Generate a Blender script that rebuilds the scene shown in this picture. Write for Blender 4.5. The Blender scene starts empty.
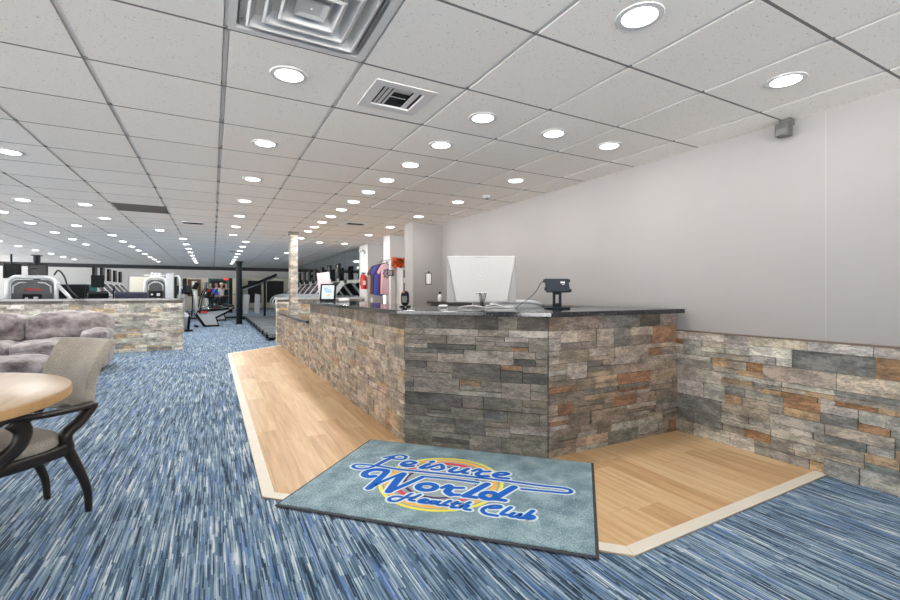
import bpy, bmesh, math, random
from mathutils import Vector, Matrix, noise
sc = bpy.context.scene
COL = sc.collection
PI = math.pi
R = math.radians

# ---------------------------------------------------------------- camera, world, exposure
CH = 1.15                                     # camera height
cd = bpy.data.cameras.new('camera'); cam = bpy.data.objects.new('camera', cd); COL.objects.link(cam)
cam.location = (0, 0, CH); cam.rotation_euler = (R(90), 0, R(-28.24))
cd.sensor_width = 36; cd.lens = 441.8/900*36; cd.shift_y = -7.16/900
cd.clip_start = .02; cd.clip_end = 200
sc.camera = cam
sc.view_settings.view_transform = 'Standard'; sc.view_settings.look = 'None'
sc.view_settings.gamma = 1; sc.view_settings.use_curve_mapping = False
sc.view_settings.exposure = 0.0
W = bpy.data.worlds.new('world'); sc.world = W; W.use_nodes = True
bg = W.node_tree.nodes['Background']
bg.inputs[1].default_value = 1.0
_n = W.node_tree.nodes; _l = W.node_tree.links           # pale sky; far brighter lower half added to lift the ceiling
_tc = _n.new('ShaderNodeTexCoord'); _sp = _n.new('ShaderNodeSeparateXYZ'); _l.new(_tc.outputs['Generated'], _sp.inputs[0])
_r = _n.new('ShaderNodeValToRGB'); _mr = _n.new('ShaderNodeMapRange'); _mr.inputs[1].default_value = -1; _mr.inputs[2].default_value = 1
_l.new(_sp.outputs['Z'], _mr.inputs[0]); _l.new(_mr.outputs[0], _r.inputs[0]); _l.new(_r.outputs[0], bg.inputs[0])
LOWER_FILL_L, SKY_L = 19.0, 1.8
_r.color_ramp.elements[0].position = .49; _r.color_ramp.elements[0].color = (LOWER_FILL_L, LOWER_FILL_L*.975, LOWER_FILL_L*.95, 1)
_r.color_ramp.elements[1].position = .51; _r.color_ramp.elements[1].color = (SKY_L, SKY_L*.98, SKY_L*.96, 1)
LAMP_W = 4.8                                  # watts of each ceiling downlight
LAMP_FAR = 9.0
sc.cycles.max_bounces = 8; sc.cycles.diffuse_bounces = 4; sc.cycles.glossy_bounces = 4
sc.cycles.caustics_reflective = False; sc.cycles.caustics_refractive = False
sc.cycles.sample_clamp_indirect = 4

# ---------------------------------------------------------------- materials
MATS = {}
def mat(name, col, rough=.6, metal=0, var=.0, scale=20, bump=0, bscale=60, emit=0, spec=.5, coat=0, sheen=0):
    if name in MATS: return MATS[name]
    m = bpy.data.materials.new(name); m.use_nodes = True
    n = m.node_tree.nodes; l = m.node_tree.links; b = n['Principled BSDF']
    b.inputs['Base Color'].default_value = (*col, 1); b.inputs['Roughness'].default_value = rough
    b.inputs['Metallic'].default_value = metal; b.inputs['Specular IOR Level'].default_value = spec
    b.inputs['Coat Weight'].default_value = coat; b.inputs['Sheen Weight'].default_value = sheen
    if emit:
        b.inputs['Emission Color'].default_value = (*col, 1); b.inputs['Emission Strength'].default_value = emit
    tc = n.new('ShaderNodeTexCoord')
    if var:
        t = n.new('ShaderNodeTexNoise'); t.inputs['Scale'].default_value = scale; t.inputs['Detail'].default_value = 4
        l.new(tc.outputs['Object'], t.inputs['Vector'])
        r = n.new('ShaderNodeMapRange'); r.inputs[1].default_value = .25; r.inputs[2].default_value = .75
        r.inputs[3].default_value = 1-var; r.inputs[4].default_value = 1+var
        l.new(t.outputs['Fac'], r.inputs[0])
        x = n.new('ShaderNodeVectorMath'); x.operation = 'SCALE'; x.inputs[0].default_value = col
        l.new(r.outputs[0], x.inputs['Scale']); l.new(x.outputs[0], b.inputs['Base Color'])
    if bump:
        t = n.new('ShaderNodeTexNoise'); t.inputs['Scale'].default_value = bscale; t.inputs['Detail'].default_value = 3
        l.new(tc.outputs['Object'], t.inputs['Vector'])
        bp = n.new('ShaderNodeBump'); bp.inputs['Strength'].default_value = bump; bp.inputs['Distance'].default_value = .01
        l.new(t.outputs['Fac'], bp.inputs['Height']); l.new(bp.outputs[0], b.inputs['Normal'])
    MATS[name] = m
    return m
class G:
    """small node graph helper"""
    def __init__(s, name, rough=.6):
        s.m = bpy.data.materials.new(name); s.m.use_nodes = True; s.t = s.m.node_tree
        s.b = s.t.nodes['Principled BSDF']; s.b.inputs['Roughness'].default_value = rough
        s.pos = s.n('ShaderNodeNewGeometry').outputs['Position']
    def n(s, k, **kw):
        x = s.t.nodes.new(k)
        for a, v in kw.items(): setattr(x, a, v)
        return x
    def l(s, a, b): s.t.links.new(a, b)
    def math(s, op, a, b=None, c=None):
        x = s.n('ShaderNodeMath', operation=op)
        for i, v in enumerate((a, b, c)):
            if v is None: continue
            if isinstance(v, (int, float)): x.inputs[i].default_value = v
            else: s.l(v, x.inputs[i])
        return x.outputs[0]
    def xyz(s, v):
        x = s.n('ShaderNodeSeparateXYZ'); s.l(v, x.inputs[0]); return x.outputs
    def comb(s, *a):
        x = s.n('ShaderNodeCombineXYZ')
        for i, v in enumerate(a):
            if isinstance(v, (int, float)): x.inputs[i].default_value = v
            else: s.l(v, x.inputs[i])
        return x.outputs[0]
    def noise(s, v, scale=1, detail=2, rough=.5):
        x = s.n('ShaderNodeTexNoise'); x.inputs['Scale'].default_value = scale; x.inputs['Detail'].default_value = detail
        x.inputs['Roughness'].default_value = rough; s.l(v, x.inputs['Vector']); return x.outputs['Fac']
    def white(s, v):
        x = s.n('ShaderNodeTexWhiteNoise'); s.l(v, x.inputs['Vector']); return x.outputs['Value']
    def ramp(s, v, stops, interp='LINEAR'):
        x = s.n('ShaderNodeValToRGB'); r = x.color_ramp; r.interpolation = interp
        while len(r.elements) < len(stops): r.elements.new(.5)
        for e, (p, c) in zip(r.elements, stops): e.position = p; e.color = (*c, 1)
        s.l(v, x.inputs[0]); return x.outputs['Color']
    def mix(s, f, a, b, mode='MIX'):
        x = s.n('ShaderNodeMix', data_type='RGBA', blend_type=mode)
        for i, v in ((0, f), (6, a), (7, b)):
            if isinstance(v, (int, float)): x.inputs[i].default_value = v
            elif isinstance(v, tuple): x.inputs[i].default_value = (*v, 1)
            else: s.l(v, x.inputs[i])
        return x.outputs[2]
    def bump(s, h, strength=.3, dist=.005):
        x = s.n('ShaderNodeBump'); x.inputs['Strength'].default_value = strength; x.inputs['Distance'].default_value = dist
        s.l(h, x.inputs['Height']); s.l(x.outputs[0], s.b.inputs['Normal'])
    def col(s, c): s.l(c, s.b.inputs['Base Color'])

def carpet_mat():
    g = G('blue_striped_carpet', .95); x, y, z = g.xyz(g.pos)
    tx = g.math('FLOOR', g.math('DIVIDE', x, .5)); ty = g.math('FLOOR', g.math('DIVIDE', g.math('ADD', y, g.math('MULTIPLY', tx, .25)), .5))
    rnd = g.math('MULTIPLY', g.white(g.comb(tx, ty, 0)), 40)
    cx_ = g.math('FLOOR', g.math('DIVIDE', x, .0052)); seg = g.math('FLOOR', g.math('ADD', g.math('DIVIDE', y, .17), g.math('MULTIPLY', g.white(g.comb(cx_, 5, 2)), 9)))
    st = g.white(g.comb(cx_, seg, 4))
    cw = g.math('FLOOR', g.math('DIVIDE', x, .0125)); sg2 = g.math('FLOOR', g.math('ADD', g.math('DIVIDE', y, .25), g.math('MULTIPLY', g.white(g.comb(cw, 8, 2)), 9)))
    s2 = g.white(g.comb(cw, sg2, 6))
    a = g.noise(g.comb(g.math('MULTIPLY', x, 40), g.math('MULTIPLY', y, 3.0), rnd), 1, 2, .6)
    d = g.noise(g.pos, 300, 1)
    big = g.noise(g.pos, 1.1, 2)
    v = g.math('ADD', g.math('ADD', g.math('MULTIPLY', st, .34), g.math('MULTIPLY', a, .58)), g.math('MULTIPLY', d, .22))
    v = g.math('ADD', v, g.math('ADD', g.math('MULTIPLY', g.math('SUBTRACT', big, .5), .14), g.math('MULTIPLY', g.math('SUBTRACT', s2, .5), .16)))
    base = g.ramp(v, [(.34, (.006, .018, .040)), (.43, (.035, .085, .150)), (.53, (.10, .175, .27)), (.63, (.19, .29, .39)), (.72, (.38, .47, .54)), (.80, (.62, .68, .70))])
    blue = g.ramp(s2, [(.84, (0, 0, 0)), (.85, (1, 1, 1))])
    f = g.math('MULTIPLY', g.math('MULTIPLY', g.math('ADD', blue, 0.0), g.math('GREATER_THAN', st, .35)), .6)
    g.col(g.mix(f, base, (.03, .13, .42)))
    g.b.inputs['Sheen Weight'].default_value = .12; g.b.inputs['Sheen Roughness'].default_value = .5
    g.b.inputs['Specular IOR Level'].default_value = .2
    g.bump(v, .6, .006); return g.m
def wood_mat(name, w=.165, rough=.38, tone=((.47, .27, .125), (.63, .405, .205), (.74, .545, .32)), length=1.25):
    g = G(name, rough); x, y, z = g.xyz(g.pos)
    i = g.math('FLOOR', g.math('DIVIDE', x, w)); off = g.math('MULTIPLY', g.white(g.comb(i, 3, 0)), 5)
    j = g.math('FLOOR', g.math('DIVIDE', g.math('ADD', y, off), length))
    r = g.white(g.comb(i, j, 1))
    gr = g.noise(g.comb(g.math('MULTIPLY', x, 26), g.math('MULTIPLY', y, 1.6), g.math('MULTIPLY', r, 30)), 1, 4, .6)
    fine = g.noise(g.comb(g.math('MULTIPLY', x, 160), g.math('MULTIPLY', y, 6), g.math('MULTIPLY', r, 30)), 1, 2)
    v = g.math('ADD', g.math('ADD', g.math('MULTIPLY', r, .22), g.math('MULTIPLY', gr, .75)), g.math('MULTIPLY', fine, .12))
    c = g.ramp(v, [(.30, tone[0]), (.52, tone[1]), (.74, tone[2])])
    fx = g.math('FRACT', g.math('DIVIDE', x, w)); e = g.math('LESS_THAN', fx, .018)
    fy = g.math('FRACT', g.math('DIVIDE', g.math('ADD', y, off), length)); e2 = g.math('LESS_THAN', fy, .0025)
    e = g.math('MAXIMUM', e, e2)
    g.col(g.mix(g.math('MULTIPLY', e, .45), c, (.22, .12, .05)))
    g.bump(g.math('SUBTRACT', 1, e), .3, .001); return g.m
def ceiling_mat():
    g = G('mineral_fibre_tile', .9); x, y, z = g.xyz(g.pos)
    p = g.noise(g.pos, 95, 2, .7); q = g.noise(g.pos, 210, 1)
    pit = g.ramp(p, [(.66, (1, 1, 1)), (.70, (.42, .42, .42))])
    tx = g.math('FLOOR', g.math('DIVIDE', g.math('SUBTRACT', x, .0534), .61)); ty = g.math('FLOOR', g.math('DIVIDE', g.math('SUBTRACT', y, 2.1721), .61))
    r = g.white(g.comb(tx, ty, 0))
    c = g.ramp(r, [(0, (.88, .85, .81)), (1, (.93, .90, .86))])
    c = g.mix(1.0, c, pit, 'MULTIPLY'); g.col(c)
    g.bump(g.math('ADD', p, q), .35, .002); return g.m
def stone_mat():
    g = G('stacked_stone', .62)
    a = g.n('ShaderNodeVertexColor'); a.layer_name = 'Col'
    px = g.xyz(g.pos); sp = g.comb(px[0], px[1], g.math('MULTIPLY', px[2], 2.4)); d1 = g.noise(sp, 7, 5, .65); d2 = g.noise(sp, 38, 5, .75)
    f = g.math('ADD', g.math('MULTIPLY', d1, 1.0), g.math('MULTIPLY', d2, .9))
    s = g.ramp(f, [(.72, (.50, .49, .47)), (.92, (.96, .95, .94)), (1.0, (1.02, 1.01, 1.0)), (1.15, (1.5, 1.46, 1.40))])
    c = g.mix(1.0, a.outputs['Color'], s, 'MULTIPLY')
    st = g.ramp(g.noise(sp, 6.5, 6, .75), [(.58, (0, 0, 0)), (.61, (1, 1, 1))])
    c = g.mix(g.math('MULTIPLY', st, .42), c, (.13, .12, .105)); g.col(c)
    g.bump(g.math('ADD', d1, d2), .55, .012); return g.m
def granite_mat():
    g = G('black_granite', .09)
    p = g.noise(g.pos, 170, 2, .7)
    g.col(g.ramp(p, [(.5, (.012, .013, .016)), (.63, (.03, .033, .04)), (.70, (.32, .34, .36))]))
    g.b.inputs['Roughness'].default_value = .08; g.b.inputs['IOR'].default_value = 1.5; return g.m
def mat_pile():
    g = G('door_mat_pile', .95)
    a = g.noise(g.pos, 330, 2, .7); b = g.noise(g.pos, 7, 3)
    v = g.math('ADD', g.math('MULTIPLY', a, .8), g.math('MULTIPLY', b, .3))
    g.col(g.ramp(v, [(.42, (.03, .10, .145)), (.53, (.115, .235, .295)), (.64, (.46, .62, .66))]))
    g.b.inputs['Sheen Weight'].default_value = .3
    g.bump(a, .8, .004); return g.m
def fabric(name, c0, c1, sc_=300, sheen=.3):
    g = G(name, .92); tc = g.n('ShaderNodeTexCoord').outputs['Object']
    a = g.noise(tc, sc_, 2, .7); b = g.noise(tc, 6, 3)
    g.col(g.ramp(g.math('ADD', g.math('MULTIPLY', a, .6), g.math('MULTIPLY', b, .4)), [(.38, c0), (.62, c1)]))
    g.b.inputs['Sheen Weight'].default_value = sheen; g.bump(a, .5, .002); return g.m

def suede_mat():
    g = G('mauve_grey_microfibre', .9); tc = g.n('ShaderNodeTexCoord').outputs['Object']
    a = g.noise(tc, 4.5, 3, .6); w = g.noise(g.comb(*[g.math('MULTIPLY', q, k) for q, k in zip(g.xyz(tc), (3.5, 5, 7))]), 1, 4, .65)
    f = g.noise(tc, 160, 1)
    g.col(g.ramp(g.math('ADD', g.math('MULTIPLY', a, .6), g.math('MULTIPLY', w, .4)), [(.38, (.11, .085, .085)), (.49, (.26, .225, .23)), (.62, (.47, .43, .43))]))
    g.b.inputs['Sheen Weight'].default_value = .5
    g.bump(g.math('ADD', g.math('MULTIPLY', w, 1.0), g.math('MULTIPLY', f, .05)), .9, .05); return g.m
M = dict(
 carpet=carpet_mat(), wood=wood_mat('oak_plank_floor'), tile=ceiling_mat(), stone=stone_mat(), granite=granite_mat(), pile=mat_pile(),
 table=wood_mat('blond_table_wood', 3, .3, ((.50, .33, .19), (.61, .44, .28), (.70, .54, .37)), 9),
 paint=mat('grey_wall_paint', (.31, .298, .293), .75, var=.02, scale=2, bump=.08, bscale=180),
 white=mat('white_wall_paint', (.50, .50, .495), .7, var=.02, scale=3),
 cream=mat('cream_wall_paint', (.66, .64, .55), .8, var=.03, scale=3),
 cream_trim=mat('cream_floor_trim', (.80, .74, .63), .45, var=.03, scale=8),
 barx=mat('shadow_gap_grey', (.18, .177, .174), .7, var=.1),
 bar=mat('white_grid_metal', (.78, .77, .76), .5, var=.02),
 grille=mat('white_vent_metal', (.70, .695, .69), .45, var=.03, scale=9),
 dark=mat('dark_void', (.018, .018, .02), .9, var=.1),
 black=mat('black_plastic', (.007, .008, .010), .55, var=.1, spec=.15),
 blackm=mat('black_painted_metal', (.005, .010, .015), .5, var=.1, spec=.2),
 navy=mat('navy_vinyl', (.008, .012, .035), .6, var=.1),
 silver=mat('silver_painted_metal', (.60, .62, .63), .35, metal=.35, var=.05),
 lgrey=mat('light_grey_plastic', (.50, .53, .55), .4, var=.03),
 chrome=mat('chrome', (.75, .76, .78), .15, metal=1, var=.02),
 mirror=mat('mirror_glass', (.62, .68, .67), .01, metal=1, var=.001),
 band=mat('black_soffit_paint', (.006, .007, .009), .6, var=.1),
 seam=mat('seam_grey', (.38, .37, .365), .8, var=.02),
 espresso=mat('espresso_wood', (.022, .016, .013), .3, var=.25, scale=14),
 beige=fabric('beige_woven_fabric', (.27, .235, .19), (.46, .42, .355), 150),
 suede=suede_mat(),
 edge=wood_mat('amber_edge_band', 3, .35, ((.38, .20, .07), (.50, .29, .12), (.60, .38, .18)), 9),
 rubber=mat('black_rubber', (.05, .053, .06), .8, var=.15, scale=60),
 blue=mat('logo_blue', (.0, .12, .55), .9, var=.12, scale=150, bump=.4, bscale=500),
 lwhite=mat('logo_white', (.72, .84, .86), .9, var=.08, scale=150, bump=.4, bscale=500),
 yellow=mat('logo_yellow', (.85, .78, .08), .9, var=.1, scale=150),
 orange=mat('logo_orange', (.85, .48, .10), .9, var=.1, scale=150),
 red=mat('logo_red', (.70, .05, .10), .9, var=.1, scale=150),
 purple=mat('logo_purple', (.07, .035, .13), .9, var=.1, scale=150),
 lgray=mat('logo_grey', (.33, .38, .39), .9, var=.15, scale=200),
 pc=mat('white_computer_shell', (.37, .362, .357), .35, var=.02),
 pcs=mat('silver_computer_side', (.24, .235, .235), .35, var=.02),
 wplastic=mat('white_plastic', (.66, .66, .66), .35, var=.02),
 tabletb=mat('dark_blue_tablet_shell', (.004, .011, .02), .5, var=.1, spec=.25),
 paper=mat('white_paper', (.78, .78, .76), .8, var=.03),
 pinksheet=mat('pale_pink_sheet', (.52, .47, .49), .7, var=.04),
 exting=mat('extinguisher_red', (.65, .02, .015), .3, var=.05),
 signred=mat('red_sign_light', (.9, .04, .03), .5, emit=1.2),
 markred=mat('red_marking', (.75, .05, .04), .5, var=.05),
 screen=mat('dark_screen', (.006, .007, .009), .25, var=.1, spec=.3),
 lit=mat('lit_screen', (.50, .60, .64), .3, emit=.25),
 litblue=mat('lit_screen_blue', (.06, .22, .55), .3, emit=.5),
 litorange=mat('lit_screen_orange', (.9, .40, .03), .3, emit=.6),
 lamp=mat('lamp_diffuser', (1, .985, .96), .5, emit=7),
 cableb=mat('black_cable', (.01, .01, .012), .5, var=.1),
 cablew=mat('white_cable', (.72, .72, .72), .5, var=.05),
 teal=mat('teal_paint', (.02, .12, .11), .7, var=.1),
 brownwood=mat('brown_wood', (.12, .065, .035), .5, var=.3, scale=12),
 flower=mat('orange_petals', (.85, .17, .02), .7, var=.35, scale=30),
 leafg=mat('dark_red_leaf', (.28, .05, .02), .7, var=.3, scale=30),
 skin=mat('skin', (.52, .33, .24), .6, var=.06),
 pinkc=mat('pink_cotton', (.66, .45, .52), .85, var=.06, scale=12, bump=.2),
 bluec=mat('blue_cotton', (.015, .12, .58), .85, var=.08, scale=12, bump=.2),
 maroonc=mat('maroon_cotton', (.14, .02, .07), .85, var=.08, scale=12, bump=.2),
 brownc=mat('brown_cotton', (.16, .08, .065), .85, var=.08, scale=12, bump=.2),
 redc=mat('red_cotton', (.35, .02, .03), .85, var=.08, scale=12),
 darkc=mat('dark_cotton', (.02, .022, .03), .85, var=.08, scale=12),
 whitec=mat('white_cotton', (.72, .73, .75), .85, var=.05, scale=12),
 beltm=mat('treadmill_belt', (.13, .15, .165), .75, var=.15, scale=80),
)

# ---------------------------------------------------------------- mesh helpers
class MB:
    def __init__(s): s.bm = bmesh.new()
    def _mv(s, vs, mtx):
        if mtx is not None: bmesh.ops.transform(s.bm, matrix=mtx, verts=vs)
        return vs
    def box(s, a, b, mtx=None, bev=0):
        x0, y0, z0 = a; x1, y1, z1 = b
        r = bmesh.ops.create_cube(s.bm, size=1); v = r['verts']
        bmesh.ops.transform(s.bm, matrix=Matrix.Translation(((x0+x1)/2, (y0+y1)/2, (z0+z1)/2)) @ Matrix.Diagonal((abs(x1-x0), abs(y1-y0), abs(z1-z0), 1)), verts=v)
        if bev:
            es = list({e for q in v for e in q.link_edges})
            n0 = set(s.bm.verts) - set(v)
            bmesh.ops.bevel(s.bm, geom=es, offset=bev, segments=2, affect='EDGES', profile=.6)
            v = [q for q in s.bm.verts if q not in n0]
        s._mv(v, mtx); return s
    def cyl(s, p, r, h, axis='z', n=24, r2=None, mtx=None):
        c = bmesh.ops.create_cone(s.bm, cap_ends=True, segments=n, radius1=r, radius2=r if r2 is None else r2, depth=h)
        v = c['verts']; m = Matrix.Identity(4)
        if axis == 'x': m = Matrix.Rotation(PI/2, 4, 'Y')
        if axis == 'y': m = Matrix.Rotation(-PI/2, 4, 'X')
        bmesh.ops.transform(s.bm, matrix=Matrix.Translation(p) @ m, verts=v); s._mv(v, mtx); return s
    def ball(s, p, r, n=14, mtx=None):
        c = bmesh.ops.create_uvsphere(s.bm, u_segments=n, v_segments=max(6, n//2+1), radius=1)
        rr = r if isinstance(r, tuple) else (r, r, r)
        bmesh.ops.transform(s.bm, matrix=Matrix.Translation(p) @ Matrix.Diagonal((*rr, 1)), verts=c['verts']); s._mv(c['verts'], mtx); return s
    def tube(s, pts, r, n=8, closed=False, flat=None):
        """r: radius or list; flat=(a,b) gives an oval section scale"""
        pts = [Vector(p) for p in pts]; N = len(pts); rings = []; up = None
        for i, p in enumerate(pts):
            if closed: t = pts[(i+1) % N]-pts[i-1]
            else: t = pts[min(i+1, N-1)]-pts[max(i-1, 0)]
            t.normalize()
            if up is None:
                up = Vector((0, 0, 1)) if abs(t.z) < .9 else Vector((1, 0, 0))
            sx = t.cross(up).normalized(); up = sx.cross(t).normalized()
            rr = r[i] if isinstance(r, (list, tuple)) else r
            fa, fb = flat or (1, 1)
            rings.append([s.bm.verts.new(p + sx*math.cos(2*PI*k/n)*rr*fa + up*math.sin(2*PI*k/n)*rr*fb) for k in range(n)])
        for i in range(N if closed else N-1):
            a, b = rings[i], rings[(i+1) % N]
            for k in range(n): s.bm.faces.new((a[k], a[(k+1) % n], b[(k+1) % n], b[k]))
        if not closed:
            s.bm.faces.new(rings[0][::-1]); s.bm.faces.new(rings[-1])
        return s
    def prism(s, poly, a, b, axis='z', mtx=None):
        def P(u, v, w): return {'z': (u, v, w), 'x': (w, u, v), 'y': (u, w, v)}[axis]
        lo = [s.bm.verts.new(P(u, v, a)) for u, v in poly]; hi = [s.bm.verts.new(P(u, v, b)) for u, v in poly]
        n = len(poly)
        s.bm.faces.new(lo[::-1]); s.bm.faces.new(hi)
        for i in range(n): s.bm.faces.new((lo[i], lo[(i+1) % n], hi[(i+1) % n], hi[i]))
        s._mv(lo+hi, mtx); return s
    def lathe(s, prof, p=(0, 0, 0), n=32):
        rings = []
        for r, z in prof: rings.append([s.bm.verts.new((p[0]+r*math.cos(2*PI*k/n), p[1]+r*math.sin(2*PI*k/n), p[2]+z)) for k in range(n)])
        for a, b in zip(rings, rings[1:]):
            for k in range(n): s.bm.faces.new((a[k], a[(k+1) % n], b[(k+1) % n], b[k]))
        return s
    def grid(s, f, nu, nv, thick=None):
        """surface f(u,v) -> point, closed to a slab when thick is f2(u,v)"""
        A = [[s.bm.verts.new(f(i/nu, j/nv)) for j in range(nv+1)] for i in range(nu+1)]
        for i in range(nu):
            for j in range(nv): s.bm.faces.new((A[i][j], A[i+1][j], A[i+1][j+1], A[i][j+1]))
        if thick:
            B = [[s.bm.verts.new(thick(i/nu, j/nv)) for j in range(nv+1)] for i in range(nu+1)]
            for i in range(nu):
                for j in range(nv): s.bm.faces.new((B[i][j], B[i][j+1], B[i+1][j+1], B[i+1][j]))
            for i in range(nu):
                s.bm.faces.new((A[i][0], B[i][0], B[i+1][0], A[i+1][0])); s.bm.faces.new((A[i][nv], A[i+1][nv], B[i+1][nv], B[i][nv]))
            for j in range(nv):
                s.bm.faces.new((A[0][j], A[0][j+1], B[0][j+1], B[0][j])); s.bm.faces.new((A[nu][j], B[nu][j], B[nu][j+1], A[nu][j+1]))
        return s
    def cushion(s, a, b, bulge=.25, puff=.02, seed=0, wr=.01, n=14, mtx=None):
        """soft box between corners a and b"""
        c = [(p+q)/2 for p, q in zip(a, b)]; h = [abs(q-p)/2 for p, q in zip(a, b)]
        r = bmesh.ops.create_cube(s.bm, size=2); v0 = r['verts']
        es = list({e for q in v0 for e in q.link_edges})
        before = set(s.bm.verts) - set(v0)
        bmesh.ops.subdivide_edges(s.bm, edges=es, cuts=n, use_grid_fill=True)
        vs = [q for q in s.bm.verts if q not in before]
        k = 1/ max(bulge, .01)
        for q in vs:
            x, y, z = q.co
            p = 2 + 2.2*k*.5
            m = (abs(x)**p+abs(y)**p+abs(z)**p)**(1/p)
            mx = max(abs(x), abs(y), abs(z))
            d = Vector((x, y, z))*(mx/m)
            e = Vector((c[0]+d.x*h[0], c[1]+d.y*h[1], c[2]+d.z*h[2]))
            nn = noise.noise(Vector((e.x*5+seed, e.y*5, e.z*5)))*.6 + noise.noise(Vector((e.x*14, e.y*14+seed, e.z*14)))*.35
            out = Vector((d.x/h[0], d.y/h[1], d.z/h[2])).normalized()
            q.co = e + out*(puff*(1-min(1, max(abs(x)*abs(y), abs(y)*abs(z), abs(x)*abs(z)))) + nn*wr*2)
        s._mv(vs, mtx); return s
    def build(s, name, m, parent=None, smooth=False, loc=None, rot=None, bev=0, sub=0):
        bmesh.ops.recalc_face_normals(s.bm, faces=s.bm.faces)
        me = bpy.data.meshes.new(name); s.bm.to_mesh(me); s.bm.free()
        if smooth:
            for p in me.polygons: p.use_smooth = True
        me.materials.append(M[m] if isinstance(m, str) else m)
        o = bpy.data.objects.new(name, me); COL.objects.link(o)
        if parent is not None: o.parent = parent
        if loc is not None: o.location = loc
        if rot is not None: o.rotation_euler = rot
        if bev:
            md = o.modifiers.new('bevel', 'BEVEL'); md.width = bev; md.segments = 2; md.limit_method = 'ANGLE'; md.angle_limit = R(35)
        if sub:
            md = o.modifiers.new('subd', 'SUBSURF'); md.levels = sub; md.render_levels = sub
        if smooth == 'auto': me.set_sharp_from_angle(angle=R(40))
        return o
def tag(o, label, cat, group=None, kind=None):
    o['label'] = label; o['category'] = cat
    if group: o['group'] = group
    if kind: o['kind'] = kind
    return o
def thing(name, label, cat, loc=(0, 0, 0), rz=0, group=None):
    o = bpy.data.objects.new(name, None); COL.objects.link(o); o.empty_display_size = .1
    o.location = loc; o.rotation_euler = (0, 0, rz); return tag(o, label, cat, group)
def struct(o): o['kind'] = 'structure'; return o
def dup(root, loc, rz, label, group=None):
    c = root.copy(); COL.objects.link(c); c.location = loc; c.rotation_euler = (0, 0, rz); c['label'] = label
    if group: c['group'] = group
    def rec(src, dst):
        for ch in list(src.children):
            k = ch.copy(); COL.objects.link(k); k.parent = dst; rec(ch, k)
    rec(root, c); return c
def ringbox(mb, ro, ri, z0, z1):
    for s in range(4): mb.box((-ro, -ro, z0), (ri, -ri, z1), Matrix.Rotation(s*PI/2, 4, 'Z'))
def arc(cx, cy, r, a0, a1, n): return [(cx+r*math.cos(a0+(a1-a0)*i/n), cy+r*math.sin(a0+(a1-a0)*i/n)) for i in range(n+1)]
def smoothpts(pts, k=4):
    P = [Vector(p) for p in pts]; out = []
    for i in range(len(P)-1):
        p0 = P[max(i-1, 0)]; p1 = P[i]; p2 = P[i+1]; p3 = P[min(i+2, len(P)-1)]
        for j in range(k):
            t = j/k; out.append(.5*((2*p1)+(p2-p0)*t+(2*p0-5*p1+4*p2-p3)*t*t+(3*p1-p0-3*p2+p3)*t**3))
    out.append(P[-1]); return out

# ---------------------------------------------------------------- the setting
CZ = 2.317; X0, Y0, T = .0534, 2.1721, .61
XR = 3.42; XG = 3.25; YF = 22.3; YB = 36.0
XL = -9.5; YN = -5.0
def tile_xy(i, j): return (X0+i*T, Y0+j*T)
b = MB(); b.box((XL, YN, -.06), (7, YB, 0)); struct(b.build('floor', 'carpet'))
# suspended ceiling: recessed grid bars with tegular tiles hanging a little below
b = MB(); i0, i1 = -16, 6; j0, j1 = -12, 33
b.box((XL, YN, CZ+.03), (XR+.5, YF+.1, CZ+.1))
g_ = .013
skip = {(0, -1), (1, 0)}
for i in range(i0, i1):
    for j in range(j0, j1):
        if (i, j) in skip: continue
        x, y = tile_xy(i, j); xe = min(x+T, XR+.1)
        if xe-x < .05: continue
        b.box((x+g_, y+g_*.55, CZ-.007), (xe-g_, y+T-g_*.55, CZ+.03))
struct(b.build('ceiling', 'tile'))
b = MB()
for i in range(i0, i1+1):
    x = X0+i*T
    if x > XR: continue
    b.box((x-.009, YN, CZ+.001), (x+.009, YF, CZ+.02))
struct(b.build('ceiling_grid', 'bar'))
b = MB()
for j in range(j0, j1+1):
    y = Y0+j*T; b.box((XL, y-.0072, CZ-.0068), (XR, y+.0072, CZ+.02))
struct(b.build('ceiling_grid_cross', 'barx'))  # cross bars coloured dark to stand in for shadow gaps between tiles
# walls
def wall(name, a, c, m='paint'): return struct(MB().box(a, c).build(name, m))
wall('wall_right', (XR, YN, 0), (XR+.15, 7.0, CZ+.1))
wall('wall_pilaster', (2.89, 6.66, 0), (XR+.15, 7.02, CZ+.1))
wall('wall_recess', (3.7, 7.02, 0), (3.85, 10.2, CZ+.1), 'white')
wall('wall_gym', (XG, 10.2, 0), (3.65, 10.86, CZ+.1), 'white')
wall('wall_behind_mirror', (XG+.03, 10.86, 0), (3.65, YF, CZ+.1), 'white')
# full height mirror wall along the gym, in sheets
for k in range(8):
    y0 = 10.87+k*1.425
    struct(MB().box((XG, y0+.002, .10), (XG+.028, y0+1.421, CZ-.01)).build('wall_mirror', 'mirror'))
struct(MB().box((XG-.012, 10.86, 0), (XG+.03, YF, .10)).build('baseboard_gym', 'black'))
# far wall: black soffit strip, white header, long opening over a low kerb
wall('wall_far_header', (XL, YF, 1.82), (XG+.1, YF+.18, CZ+.1), 'white')
struct(MB().box((XL, YF-.03, 2.155), (XG, YF+.02, CZ-.006)).build('trim_1', 'band'))
wall('wall_far_left', (XL, YF, 0), (-3.05, YF+.18, 1.82), 'white')
struct(MB().box((-3.05, YF, 0), (XG, YF+.12, .07)).build('trim_2', 'band'))
# room beyond
wall('wall_beyond', (XL, YB, 0), (7, YB+.15, 2.6), 'cream')
wall('wall_beyond_right', (6.6, YF+.2, 0), (6.75, YB, 2.6), 'cream')
wall('ceiling_beyond', (XL, YF+.18, 2.45), (7, YB, 2.5), 'white')
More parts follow.
